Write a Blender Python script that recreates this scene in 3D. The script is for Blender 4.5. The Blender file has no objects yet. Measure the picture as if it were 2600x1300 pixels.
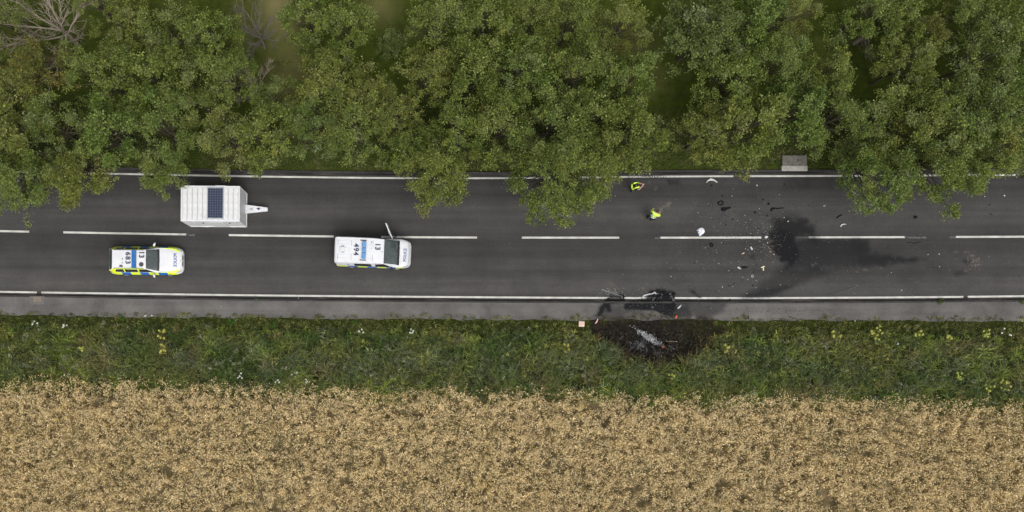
import bpy, bmesh, math, random
import numpy as np
from mathutils import Vector, Matrix

R = math.radians
random.seed(7)
rng = np.random.default_rng(7)
scene = bpy.context.scene
col = scene.collection

# ------------------------------------------------------------------ camera
CAM_H = 57.0          # drone height in metres
PPM = 38.0            # photograph pixels per metre on the ground
NX, NY = 1050.0, 900.0  # the point straight below the drone, in photograph pixels
cam_d = bpy.data.cameras.new("camera")
cam = bpy.data.objects.new("camera", cam_d)
col.objects.link(cam)
cam.location = (0, 0, CAM_H)
cam_d.sensor_width = 36.0
cam_d.lens = 36.0 * CAM_H * PPM / 2600.0
cam_d.shift_x = (1300 - NX) / 2600.0
cam_d.shift_y = (NY - 650) / 2600.0
cam_d.clip_end = 2000.0
scene.camera = cam

# ------------------------------------------------------------------ light
SUN_EL, SUN_AZ = 60.0, 160.0     # azimuth clockwise from +Y
world = bpy.data.worlds.new("World")
scene.world = world
world.use_nodes = True
wn, wl = world.node_tree.nodes, world.node_tree.links
wn.clear()
sky = wn.new("ShaderNodeTexSky")
sky.sky_type = 'NISHITA'
sky.sun_disc = False
sky.sun_elevation = R(SUN_EL)
sky.sun_rotation = R(SUN_AZ)
sky.air_density = 1.0
sky.dust_density = 6.0
sky.ozone_density = 1.0
hsv = wn.new("ShaderNodeHueSaturation")
hsv.inputs["Saturation"].default_value = 0.25      # an even grey cloud cover
bg = wn.new("ShaderNodeBackground")
bg.inputs["Strength"].default_value = 0.15
wo = wn.new("ShaderNodeOutputWorld")
wl.new(sky.outputs[0], hsv.inputs["Color"])
wl.new(hsv.outputs[0], bg.inputs["Color"])
wl.new(bg.outputs[0], wo.inputs["Surface"])
sun_d = bpy.data.lights.new("sun", 'SUN')
sun_d.energy = 0.7
sun_d.angle = R(50)
sun_d.color = (1.0, 0.96, 0.9)
sun = bpy.data.objects.new("sun", sun_d)
col.objects.link(sun)
sd = Vector((math.sin(R(SUN_AZ)) * math.cos(R(SUN_EL)), math.cos(R(SUN_AZ)) * math.cos(R(SUN_EL)), math.sin(R(SUN_EL))))
sun.rotation_euler = sd.to_track_quat('Z', 'Y').to_euler()
sun.location = (0, 0, 90)

scene.view_settings.view_transform = 'Standard'
scene.view_settings.look = 'None'
scene.view_settings.gamma = 1.0
scene.view_settings.use_curve_mapping = False
scene.view_settings.exposure = 0.30
scene.cycles.max_bounces = 6
scene.cycles.diffuse_bounces = 3
scene.cycles.transparent_max_bounces = 4

# ------------------------------------------------------------------ helpers
def G(px, py, z=0.0):
    """world x, y of the ground point seen at a photograph pixel, for a thing at height z"""
    k = (CAM_H - z) / (CAM_H * PPM)
    return (px - NX) * k, (NY - py) * k

def tag(o, label=None, cat=None, group=None, kind=None):
    if label: o["label"] = label
    if cat: o["category"] = cat
    if group: o["group"] = group
    if kind: o["kind"] = kind
    return o

def empty(name, loc, rz=0.0):
    o = bpy.data.objects.new(name, None)
    o.empty_display_size = 0.2
    o.location = loc
    o.rotation_euler = (0, 0, rz)
    col.objects.link(o)
    return o

def link(name, me, parent=None):
    o = bpy.data.objects.new(name, me)
    col.objects.link(o)
    if parent: o.parent = parent
    return o

def np_mesh(name, V, F, mats, colors=None, attr=None, smooth=False, mat_idx=None):
    """mesh from numpy vertices and equal-sized faces; colors = per-vertex rgb, attr = {name: per-vertex float}"""
    V = np.asarray(V, dtype=np.float32); F = np.asarray(F, dtype=np.int32)
    me = bpy.data.meshes.new(name)
    n, k = F.shape
    me.vertices.add(len(V)); me.vertices.foreach_set("co", V.ravel())
    me.loops.add(n * k); me.loops.foreach_set("vertex_index", F.ravel())
    me.polygons.add(n)
    me.polygons.foreach_set("loop_start", np.arange(0, n * k, k, dtype=np.int32))
    me.polygons.foreach_set("loop_total", np.full(n, k, dtype=np.int32))
    if smooth: me.polygons.foreach_set("use_smooth", np.ones(n, dtype=bool))
    if mat_idx is not None: me.polygons.foreach_set("material_index", np.asarray(mat_idx, dtype=np.int32))
    me.update(calc_edges=True)
    if colors is not None:
        a = me.color_attributes.new("Col", 'FLOAT_COLOR', 'POINT')
        c = np.ones((len(V), 4), dtype=np.float32); c[:, :3] = colors
        a.data.foreach_set("color", c.ravel())
    if attr:
        for key, val in attr.items():
            a = me.attributes.new(key, 'FLOAT', 'POINT')
            a.data.foreach_set("value", np.asarray(val, dtype=np.float32))
    for m in (mats if isinstance(mats, (list, tuple)) else [mats]): me.materials.append(m)
    return me

def bm_mesh(name, bm, mat, smooth=False):
    bmesh.ops.recalc_face_normals(bm, faces=bm.faces)
    me = bpy.data.meshes.new(name)
    bm.to_mesh(me); bm.free()
    me.materials.append(mat)
    if smooth:
        for p in me.polygons: p.use_smooth = True
    return me

def box(bm, c, s, rz=0.0, bevel=0.0):
    r = bmesh.ops.create_cube(bm, size=1.0)
    vs = r["verts"]
    M = Matrix.Translation(c) @ Matrix.Rotation(rz, 4, 'Z') @ Matrix.Diagonal((s[0], s[1], s[2], 1))
    bmesh.ops.transform(bm, matrix=M, verts=vs)
    if bevel > 0:
        es = list({e for v in vs for e in v.link_edges})
        bmesh.ops.bevel(bm, geom=es, offset=bevel, segments=2, affect='EDGES', profile=0.5)

def box_obj(name, c, s, mat, parent=None, rz=0.0, bevel=0.0):
    bm = bmesh.new(); box(bm, c, s, rz, bevel)
    return link(name, bm_mesh(name, bm, mat), parent)

def tube_arrays(P, rad, sides=5, start=0):
    """tapered tube through points P: returns V, F(quads)"""
    P = np.asarray(P, float); n = len(P); rad = np.broadcast_to(np.asarray(rad, float), (n,))
    T = np.gradient(P, axis=0); T /= np.linalg.norm(T, axis=1, keepdims=True) + 1e-9
    ref = np.where(np.abs(T[:, 2:3]) > 0.9, np.array([[1., 0, 0]]), np.array([[0., 0, 1]]))
    A = np.cross(T, ref); A /= np.linalg.norm(A, axis=1, keepdims=True) + 1e-9
    B = np.cross(T, A)
    th = np.arange(sides) * 2 * math.pi / sides
    V = P[:, None, :] + rad[:, None, None] * (np.cos(th)[None, :, None] * A[:, None, :] + np.sin(th)[None, :, None] * B[:, None, :])
    V = V.reshape(-1, 3)
    i = np.arange(n - 1)[:, None] * sides; j = np.arange(sides)[None, :]; jn = (j + 1) % sides
    F = np.stack([i + j, i + jn, i + sides + jn, i + sides + j], axis=-1).reshape(-1, 4) + start
    return V, F

class Tubes:
    def __init__(s): s.V, s.F, s.n = [], [], 0
    def add(s, P, rad, sides=5):
        V, F = tube_arrays(P, rad, sides, s.n)
        s.V.append(V); s.F.append(F); s.n += len(V)
    def mesh(s, name, mat, smooth=True):
        return np_mesh(name, np.concatenate(s.V), np.concatenate(s.F), mat, smooth=smooth)

# value noise on numpy arrays
def vnoise(x, y, seed=0):
    xi = np.floor(x).astype(np.int64); yi = np.floor(y).astype(np.int64)
    xf = x - xi; yf = y - yi
    def h(a, b):
        n = (a * 374761393 + b * 668265263 + seed * 982451653) & 0x7fffffff
        n = ((n ^ (n >> 13)) * 1274126177) & 0x7fffffff
        return ((n ^ (n >> 16)) & 0xffff) / 65535.0
    u = xf * xf * (3 - 2 * xf); v = yf * yf * (3 - 2 * yf)
    a = h(xi, yi) * (1 - u) + h(xi + 1, yi) * u
    b = h(xi, yi + 1) * (1 - u) + h(xi + 1, yi + 1) * u
    return a * (1 - v) + b * v

def fbm(x, y, seed=0, octv=4):
    s = 0; a = 0.5; t = 0
    for o in range(octv):
        s = s + a * vnoise(x * 2 ** o + 17.3 * o, y * 2 ** o - 9.1 * o, seed + o); t += a; a *= 0.5
    return s / t

def sstep(a, b, x):
    t = np.clip((x - a) / (b - a), 0, 1); return t * t * (3 - 2 * t)

def poly_sd(px, py, poly):
    """signed distance (inside negative) to a polygon"""
    poly = np.asarray(poly, float); d = np.full(px.shape, 1e9); inside = np.zeros(px.shape, bool)
    n = len(poly)
    for i in range(n):
        ax, ay = poly[i]; bx, by = poly[(i + 1) % n]
        ex, ey = bx - ax, by - ay
        t = np.clip(((px - ax) * ex + (py - ay) * ey) / (ex * ex + ey * ey + 1e-9), 0, 1)
        d = np.minimum(d, np.hypot(px - ax - t * ex, py - ay - t * ey))
        c = ((ay > py) != (by > py)) & (px < ex * (py - ay) / (ey + 1e-12) + ax)
        inside ^= c
    return np.where(inside, -d, d)

# ------------------------------------------------------------------ materials
MATS = {}
def nodes_of(name):
    m = bpy.data.materials.new(name); m.use_nodes = True
    nt = m.node_tree; return m, nt, nt.nodes["Principled BSDF"]

def lnk(nt, a, b): nt.links.new(a, b)

def mixc(nt, fac, a, b, mode='MIX'):
    n = nt.nodes.new("ShaderNodeMix"); n.data_type = 'RGBA'; n.blend_type = mode; n.clamp_factor = True
    for sock, val in ((0, fac), (6, a), (7, b)):
        if hasattr(val, "is_linked"): nt.links.new(val, n.inputs[sock])
        elif isinstance(val, (tuple, list)): n.inputs[sock].default_value = (*val, 1)[:4]
        else: n.inputs[sock].default_value = val
    return n.outputs[2]

def noise(nt, scale, detail=4, rough=0.6, vec=None, out="Fac"):
    n = nt.nodes.new("ShaderNodeTexNoise"); n.inputs["Scale"].default_value = scale
    n.inputs["Detail"].default_value = detail; n.inputs["Roughness"].default_value = rough
    if vec is not None: nt.links.new(vec, n.inputs["Vector"])
    return n.outputs[out]

def ramp(nt, fac, stops):
    n = nt.nodes.new("ShaderNodeValToRGB")
    e = n.color_ramp.elements
    while len(e) < len(stops): e.new(0.5)
    for el, (p, c) in zip(e, stops):
        el.position = p; el.color = (*c, 1) if len(c) == 3 else c
    nt.links.new(fac, n.inputs[0]); return n.outputs[0]

def obj_coord(nt, scale=None):
    t = nt.nodes.new("ShaderNodeTexCoord").outputs["Object"]
    if scale:
        mp = nt.nodes.new("ShaderNodeMapping"); mp.inputs["Scale"].default_value = scale
        nt.links.new(t, mp.inputs["Vector"]); return mp.outputs[0]
    return t

def geo_pos(nt, scale=None):
    t = nt.nodes.new("ShaderNodeNewGeometry").outputs["Position"]
    if scale:
        mp = nt.nodes.new("ShaderNodeMapping"); mp.inputs["Scale"].default_value = scale
        nt.links.new(t, mp.inputs["Vector"]); return mp.outputs[0]
    return t

def attr(nt, name, out="Fac"):
    n = nt.nodes.new("ShaderNodeAttribute"); n.attribute_name = name; return n.outputs[out]

def bump(nt, bsdf, h, strength=0.3, dist=0.01):
    b = nt.nodes.new("ShaderNodeBump"); b.inputs["Strength"].default_value = strength; b.inputs["Distance"].default_value = dist
    nt.links.new(h, b.inputs["Height"]); nt.links.new(b.outputs[0], bsdf.inputs["Normal"])

def plain(name, c, rough=0.6, metal=0.0, var=0.12, nscale=6.0, spec=0.5, coat=0.0, emit=None):
    """procedural paint or plastic: base colour with a little uneven dirt"""
    if name in MATS: return MATS[name]
    m, nt, b = nodes_of(name)
    v = noise(nt, nscale, 5, 0.65, obj_coord(nt))
    lo = tuple(max(0, x * (1 - var)) for x in c); hi = tuple(min(1, x * (1 + var)) for x in c)
    lnk(nt, ramp(nt, v, [(0.3, lo), (0.7, hi)]), b.inputs["Base Color"])
    b.inputs["Roughness"].default_value = rough; b.inputs["Metallic"].default_value = metal
    b.inputs["Specular IOR Level"].default_value = spec; b.inputs["Coat Weight"].default_value = coat
    MATS[name] = m; return m

def leaf_mat(name, transl=0.35, rough=0.55, sat=1.0, val=1.0, spread=1.0):
    m, nt, b = nodes_of(name)
    c = attr(nt, "Col", "Color")
    gi = nt.nodes.new("ShaderNodeNewGeometry").outputs["Random Per Island"]
    oi = nt.nodes.new("ShaderNodeObjectInfo").outputs["Random"]
    hs = nt.nodes.new("ShaderNodeHueSaturation"); hs.inputs["Saturation"].default_value = sat; hs.inputs["Value"].default_value = val
    mr = nt.nodes.new("ShaderNodeMapRange"); mr.inputs[3].default_value = 0.495; mr.inputs[4].default_value = 0.53
    lnk(nt, oi, mr.inputs[0]); lnk(nt, mr.outputs[0], hs.inputs["Hue"])
    lnk(nt, c, hs.inputs["Color"])
    k = ramp(nt, gi, [(p_, tuple(1 + (c_ - 1) * spread for c_ in q_)) for p_, q_ in ((0.0, (0.55, 0.57, 0.55)), (0.8, (1.15, 1.15, 1.08)), (1.0, (1.75, 1.7, 1.55)))])
    base = mixc(nt, 1.0, hs.outputs[0], k, 'MULTIPLY')
    lnk(nt, base, b.inputs["Base Color"]); b.inputs["Roughness"].default_value = rough
    b.inputs["Specular IOR Level"].default_value = 0.3
    tr = nt.nodes.new("ShaderNodeBsdfTranslucent"); lnk(nt, base, tr.inputs["Color"])
    mx = nt.nodes.new("ShaderNodeMixShader"); mx.inputs[0].default_value = transl
    lnk(nt, b.outputs[0], mx.inputs[1]); lnk(nt, tr.outputs[0], mx.inputs[2])
    lnk(nt, mx.outputs[0], nt.nodes["Material Output"].inputs["Surface"])
    return m

LEAF = leaf_mat("leaf")
GRASS = leaf_mat("grass_blade", 0.25)
STRAW = leaf_mat("ripe_wheat", 0.10, 0.7, 1.06, 1.0, 0.45)

def bark_mat(name, c1, c2):
    m, nt, b = nodes_of(name)
    v = noise(nt, 9, 6, 0.7, obj_coord(nt, (1, 1, 0.25)))
    lnk(nt, ramp(nt, v, [(0.3, c1), (0.7, c2)]), b.inputs["Base Color"]); b.inputs["Roughness"].default_value = 0.9
    bump(nt, b, v, 0.5, 0.02); return m
BARK = bark_mat("bark", (0.04, 0.035, 0.02), (0.10, 0.085, 0.05))
DEADWOOD = bark_mat("dead_wood", (0.20, 0.165, 0.13), (0.40, 0.33, 0.27))
LICHEN = bark_mat("lichen_twig", (0.16, 0.11, 0.03), (0.30, 0.22, 0.07))

def asphalt(name, c1, c2, grain=1.0, gutter=False):
    m, nt, b = nodes_of(name)
    pos = geo_pos(nt)
    fine = noise(nt, 42, 3, 0.75, pos)
    agg = nt.nodes.new("ShaderNodeTexVoronoi"); agg.inputs["Scale"].default_value = 26; lnk(nt, pos, agg.inputs["Vector"])
    big = noise(nt, 0.55, 5, 0.6, pos)
    streak = noise(nt, 1.0, 4, 0.6, geo_pos(nt, (0.05, 2.2, 1)))
    c = ramp(nt, big, [(0.3, c1), (0.72, c2)])
    c = mixc(nt, 0.55, c, ramp(nt, streak, [(0.3, (0.72, 0.72, 0.73)), (0.7, (1.22, 1.2, 1.15))]), 'MULTIPLY')
    c = mixc(nt, 0.6 * grain, c, ramp(nt, fine, [(0.3, (0.5, 0.5, 0.5)), (0.52, (1, 1, 1)), (0.75, (1.7, 1.68, 1.6))]), 'MULTIPLY')
    c = mixc(nt, 0.35 * grain, c, ramp(nt, agg.outputs["Color"], [(0.1, (0.6, 0.6, 0.6)), (0.9, (1.45, 1.42, 1.36))]), 'MULTIPLY')
    # wheel tracks worn paler, oil line darker
    wear = attr(nt, "wear")
    c = mixc(nt, wear, c, mixc(nt, 1.0, c, (1.8, 1.76, 1.70), 'MULTIPLY'))
    soot = attr(nt, "soot")
    sn = noise(nt, 3.5, 6, 0.7, pos)
    mth = nt.nodes.new("ShaderNodeMath"); mth.operation = 'MULTIPLY'
    lnk(nt, soot, mth.inputs[0]); lnk(nt, ramp(nt, sn, [(0.2, (0.85,) * 3), (0.45, (1.0,) * 3)]), mth.inputs[1])
    sootc = mixc(nt, fine, (0.003, 0.0035, 0.0045), (0.014, 0.0142, 0.016))
    c = mixc(nt, mth.outputs[0], c, sootc)
    dust = attr(nt, "dust")
    c = mixc(nt, dust, c, mixc(nt, fine, (0.09, 0.08, 0.065), (0.2, 0.18, 0.15)))
    lnk(nt, c, b.inputs["Base Color"])
    rr = nt.nodes.new("ShaderNodeMapRange"); lnk(nt, soot, rr.inputs[0]); rr.inputs[3].default_value = 0.85; rr.inputs[4].default_value = 0.7
    lnk(nt, rr.outputs[0], b.inputs["Roughness"]); b.inputs["Specular IOR Level"].default_value = 0.08
    bump(nt, b, fine, 0.35, 0.01)
    return m
ASPHALT = asphalt("asphalt", (0.0365, 0.0363, 0.0368), (0.049, 0.0486, 0.0478))
PATHMAT = asphalt("footway_asphalt", (0.080, 0.077, 0.074), (0.140, 0.136, 0.131), 0.8)

def paint_mat():
    m, nt, b = nodes_of("road_paint")
    pos = geo_pos(nt)
    w = noise(nt, 14, 6, 0.75, pos); w2 = noise(nt, 1.3, 4, 0.6, pos)
    c = mixc(nt, ramp(nt, w2, [(0.3, (0, 0, 0)), (0.7, (1, 1, 1))]), (0.33, 0.325, 0.295), (0.55, 0.55, 0.51))
    c = mixc(nt, ramp(nt, w, [(0.30, (1, 1, 1)), (0.40, (0, 0, 0))]), c, (0.09, 0.085, 0.08))
    worn = attr(nt, "worn")
    mt = nt.nodes.new("ShaderNodeMath"); mt.operation = 'GREATER_THAN'
    lnk(nt, worn, mt.inputs[0]); lnk(nt, w, mt.inputs[1])
    c = mixc(nt, mt.outputs[0], c, (0.045, 0.044, 0.043))
    c = mixc(nt, attr(nt, "soot"), c, (0.014, 0.014, 0.015))
    lnk(nt, c, b.inputs["Base Color"]); b.inputs["Roughness"].default_value = 0.7
    return m
PAINT = paint_mat()

def concrete_mat(name, c1, c2, sc=5):
    m, nt, b = nodes_of(name)
    pos = geo_pos(nt); v = noise(nt, sc, 6, 0.7, pos); f = noise(nt, 45, 3, 0.7, pos)
    c = ramp(nt, v, [(0.3, c1), (0.7, c2)])
    c = mixc(nt, 0.6, c, ramp(nt, f, [(0.3, (0.6,) * 3), (0.7, (1.3,) * 3)]), 'MULTIPLY')
    c = mixc(nt, attr(nt, "soot"), c, (0.012, 0.012, 0.013))
    lnk(nt, c, b.inputs["Base Color"]); b.inputs["Roughness"].default_value = 0.9; bump(nt, b, f, 0.4, 0.01)
    return m
KERBMAT = concrete_mat("kerb_concrete", (0.012, 0.0115, 0.011), (0.048, 0.046, 0.043), 0.6)
PALECON = concrete_mat("pale_concrete", (0.20, 0.195, 0.17), (0.44, 0.43, 0.39), 4.0)
GREYCON = concrete_mat("grey_concrete", (0.08, 0.078, 0.062), (0.18, 0.17, 0.15), 4.0)
BROWNCON = concrete_mat("brown_patch", (0.13, 0.105, 0.08), (0.20, 0.165, 0.125), 6.0)
DARKPATCH = concrete_mat("dark_patch", (0.095, 0.088, 0.08), (0.135, 0.125, 0.115), 6.0)

def gutter_mat():
    m, nt, b = nodes_of("gutter_silt")
    pos = geo_pos(nt)
    v = noise(nt, 1.0, 5, 0.65, geo_pos(nt, (0.35, 1.6, 1))); f = noise(nt, 30, 4, 0.7, pos)
    c = ramp(nt, v, [(0.34, (0.016, 0.0155, 0.015)), (0.52, (0.03, 0.029, 0.026)), (0.66, (0.085, 0.08, 0.072))])
    g = noise(nt, 2.2, 5, 0.7, pos)
    c = mixc(nt, ramp(nt, g, [(0.62, (0,) * 3), (0.70, (0.8,) * 3)]), c, (0.035, 0.045, 0.015))
    c = mixc(nt, 0.6, c, ramp(nt, f, [(0.3, (0.5,) * 3), (0.7, (1.5,) * 3)]), 'MULTIPLY')
    c = mixc(nt, attr(nt, "soot"), c, (0.008, 0.008, 0.009))
    lnk(nt, c, b.inputs["Base Color"]); b.inputs["Roughness"].default_value = 0.95; b.inputs["Specular IOR Level"].default_value = 0.1; bump(nt, b, f, 0.5, 0.015)
    return m
GUTTER = gutter_mat()

def ground_mat(name="ground_cover", dark=1.0):
    m, nt, b = nodes_of(name)
    pos = geo_pos(nt)
    sep = nt.nodes.new("ShaderNodeSeparateXYZ"); lnk(nt, pos, sep.inputs[0])
    big = noise(nt, 0.22, 4, 0.6, pos); med = noise(nt, 1.6, 6, 0.7, pos); fine = noise(nt, 22, 4, 0.75, pos)
    green = ramp(nt, med, [(0.3, (0.028, 0.040, 0.006)), (0.55, (0.046, 0.062, 0.008)), (0.8, (0.075, 0.085, 0.020))])
    dry = ramp(nt, big, [(0.52, (0,) * 3), (0.72, (0.6,) * 3)])
    green = mixc(nt, dry, green, (0.10, 0.09, 0.04))
    soil = ramp(nt, med, [(0.3, (0.10, 0.080, 0.042)), (0.7, (0.22, 0.17, 0.095))])
    edge = nt.nodes.new("ShaderNodeMapRange"); edge.inputs[1].default_value = -2.1; edge.inputs[2].default_value = -2.9
    lnk(nt, sep.outputs[1], edge.inputs[0])
    c = mixc(nt, edge.outputs[0], green, soil)
    c = mixc(nt, 0.7, c, ramp(nt, fine, [(0.3, (0.45,) * 3), (0.7, (1.5,) * 3)]), 'MULTIPLY')
    c = mixc(nt, attr(nt, "dry"), c, mixc(nt, fine, (0.13, 0.115, 0.045), (0.21, 0.185, 0.085)))
    c = mixc(nt, 1.0, c, (dark, dark, dark), 'MULTIPLY')
    c = mixc(nt, attr(nt, "soot"), c, ramp(nt, noise(nt, 4.5, 6, 0.75, pos), [(0.36, (0.004, 0.004, 0.004)), (0.55, (0.016, 0.013, 0.010)), (0.74, (0.065, 0.05, 0.036))]))
    lnk(nt, c, b.inputs["Base Color"]); b.inputs["Roughness"].default_value = 1.0
    b.inputs["Specular IOR Level"].default_value = 0.1
    bump(nt, b, fine, 0.6, 0.04)
    return m
GROUND = ground_mat()
VERGE_SOIL = ground_mat("verge_soil", 0.45)  # same ground darkened in colour to deepen the shaded gaps between tufts

# ------------------------------------------------------------------ road layout (photograph pixels on the ground plane)
def curve(pts):
    X = np.array([p[0] for p in pts], float); Y = np.array([p[1] for p in pts], float)
    def f(x):
        x = np.asarray(x, float)
        # smooth the polyline a little
        return sum(np.interp(x + d, X, Y) for d in (-120, -60, 0, 60, 120)) / 5.0
    return f
E = [(-3000, 560), (-700, 578)]
c_mid = curve([(-3000, 560), (-700, 577), (0, 586.5), (160, 590), (480, 595.5), (846, 600.5), (1050, 602.5), (1325, 603.5), (1800, 603.5), (2170, 602.5), (2600, 601), (3300, 597), (6000, 575)])
c_bot = curve([(-3000, 700), (-700, 729), (0, 741), (202, 744), (646, 750), (1110, 754), (1514, 756.5), (1918, 757), (2320, 755), (2600, 752), (3300, 744), (6000, 700)])
c_top = curve([(-3000, 412), (-700, 430), (0, 437), (290, 441), (470, 445), (700, 449), (1000, 452.5), (1250, 453), (1600, 449), (1800, 447.5), (2100, 447), (2600, 444), (3300, 438), (6000, 420)])
c_kerb_s = curve([(-3000, 712), (-700, 741), (0, 753), (606, 763), (1010, 767), (1514, 770), (2120, 770), (2600, 766), (3300, 757), (6000, 710)])
c_path_s = curve([(-3000, 770), (-700, 790), (0, 797.5), (202, 801), (606, 805.5), (1010, 809.5), (1413, 811), (1918, 812.5), (2320, 813), (2600, 815), (3300, 815), (6000, 800)])
c_kerb_n = lambda x: c_top(x) - 11.5
def c_wheat(x):     # ragged north edge of the wheat
    x = np.asarray(x, float)
    base = np.interp(x, [-700, 0, 300, 600, 1000, 1400, 1700, 2000, 2300, 2600, 3300], [965, 975, 968, 980, 990, 996, 1010, 1004, 1014, 1026, 1040])
    return base + 26 * (fbm(x / 95.0, x * 0 + 3.3, 5, 3) - 0.5) + 22 * (fbm(x / 22.0, x * 0 + 1.3, 6, 2) - 0.5)

XS_FINE = np.arange(-120, 2721, 4.5)
XS_ALL = np.concatenate([np.linspace(-3000, -700, 12)[:-1], np.linspace(-700, -120, 24)[:-1], XS_FINE, np.linspace(2721, 3300, 24)[1:], np.linspace(3300, 6000, 12)[1:]])

def z7(pts): return [(1840 + a / 3.68, 540 + b / 3.68) for a, b in pts]
def z5(pts): return [(1480 + a / 5.6, 700 + b / 5.6) for a, b in pts]
SOOT = [  # polygon, edge softness px, noise px, strength
    (z7([(440, 120), (470, 60), (580, 30), (760, 60), (830, 130), (840, 240), (640, 240), (440, 230)]), 14, 12, 0.86),
    (z7([(440, 200), (560, 170), (650, 220), (690, 330), (680, 430), (620, 495), (540, 450), (470, 370), (420, 290)]), 5, 9, 0.98),
    (z7([(650, 245), (1330, 245), (1370, 370), (1640, 412), (1880, 440), (1620, 470), (1450, 500), (900, 525), (560, 520), (600, 430)]), 9, 8, 0.66),
    (z7([(1180, 250), (1330, 250), (1365, 370), (1200, 370)]), 4, 4, 0.25),
    (z7([(1250, 390), (1640, 415), (1620, 465), (1450, 500), (1250, 470)]), 6, 4, 0.35),
    (z7([(560, 500), (900, 520), (1000, 560), (640, 690), (430, 795), (150, 800), (330, 660), (480, 560)]), 12, 8, 0.55),
    (z7([(640, 680), (430, 792), (180, 800), (330, 720), (520, 690)]), 6, 5, 0.5),
    (z7([(2215, 440), (2260, 420), (2300, 445), (2290, 480), (2240, 485)]), 4, 4, 0.6),
    (z7([(2130, 560), (2220, 535), (2310, 545), (2240, 580), (2160, 600)]), 4, 4, 0.45),
    (z7([(1540, 520), (2050, 500), (2140, 600), (1800, 700), (1560, 640)]), 30, 10, 0.16),
    (z7([(1640, 430), (1880, 430), (1880, 450), (1650, 465)]), 4, 3, 0.35),
    (z5([(600, 360), (900, 330), (970, 210), (1130, 185), (1310, 230), (1320, 420), (1290, 560), (1220, 620), (1130, 560), (1000, 500), (780, 490), (590, 470)]), 3, 5, 1.0),
    (z5([(1250, 350), (2080, 370), (2000, 480), (1850, 580), (1330, 610), (1200, 560)]), 8, 6, 0.62),
    (z5([(300, 340), (420, 280), (560, 290), (620, 380), (400, 400), (395, 520), (345, 510), (320, 450), (250, 580), (185, 570), (255, 430)]), 2.5, 4, 0.97),
    (z5([(1480, 190), (1560, 210), (1690, 310), (1640, 320), (1560, 250)]), 2.5, 3, 0.75),
    (z5([(250, 580), (700, 650), (1300, 640), (1700, 590), (1900, 640), (1880, 700), (1100, 760), (500, 700)]), 6, 8, 0.8),
    ([(1530, 772), (1735, 772), (1760, 800), (1725, 815), (1540, 815), (1505, 806)], 9, 9, 0.5),
    (z7([(700, 520), (1500, 500), (1900, 450), (2150, 520), (1700, 620), (1000, 640), (640, 690)]), 26, 12, 0.20),
    ([(1640, 484), (1665, 478), (1700, 492), (1690, 505), (1655, 500)], 8, 5, 0.18),
    ([(1690, 455), (1728, 457), (1725, 470), (1700, 470)], 3, 4, 0.5),
    ([(1905, 647), (1918, 647), (1918, 658), (1904, 657)], 2, 2, 0.5),
    ([(1990, 455), (2060, 450), (2060, 480), (1990, 490)], 14, 10, 0.25),
]
def soot_at(px, py):
    s = np.zeros(px.shape); n1 = fbm(px / 16.0, py / 13.0, 11, 4) - 0.5; n2 = fbm(px / 4.5, py / 4.5, 31, 3) - 0.5
    for poly, soft, amp, k in SOOT:
        P = np.array(poly)
        sel = (px > P[:, 0].min() - 60) & (px < P[:, 0].max() + 60) & (py > P[:, 1].min() - 60) & (py < P[:, 1].max() + 60)
        if not sel.any(): continue
        d = poly_sd(px[sel], py[sel], poly) + amp * 2.0 * n1[sel] + amp * 1.2 * n2[sel]
        v = k * sstep(soft, -soft, d)
        s[sel] = 1 - (1 - s[sel]) * (1 - v)
    return np.clip(s, 0, 1)

DUST = [  # pale scrapes and grit: (x0, y0, x1, y1, half width px, strength)
    (1668, 540, 1700, 517, 4.5, 0.55), (1645, 466, 1655, 460, 1.2, 0.4), (1660, 482, 1668, 476, 1.5, 0.4),
    (2062, 675, 2071, 670, 1.0, 0.6), (2462, 648, 2478, 650, 1.5, 0.55), (2455, 656, 2480, 655, 1.6, 0.5), (2418, 640, 2478, 638, 0.9, 0.4),
    (2470, 665, 2485, 659, 3.0, 0.45), (2468, 674, 2486, 672, 2.2, 0.4), (2450, 688, 2462, 684, 1.5, 0.35), (2330, 684, 2344, 681, 0.9, 0.35),
    (1640, 797, 1692, 804, 8.0, 0.35), (1590, 802, 1650, 808, 6.0, 0.3), (2172, 690, 2202, 685, 0.9, 0.4), (2113, 808, 2130, 801, 1.0, 0.6), (2105, 768, 2145, 770, 1.0, 0.4), (1545, 715, 1580, 740, 0.7, 0.3), (1625, 728, 1650, 748, 0.6, 0.3)]
def dust_at(px, py):
    s = np.zeros(px.shape); n = fbm(px / 3.0, py / 3.0, 77, 3)
    for x0, y0, x1, y1, w, k in DUST:
        ex, ey = x1 - x0, y1 - y0
        t = np.clip(((px - x0) * ex + (py - y0) * ey) / (ex * ex + ey * ey), 0, 1)
        d = np.hypot(px - x0 - t * ex, py - y0 - t * ey)
        s = np.maximum(s, k * sstep(w + 2, w - 1, d) * sstep(0.35, 0.55, n))
    return s

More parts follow.
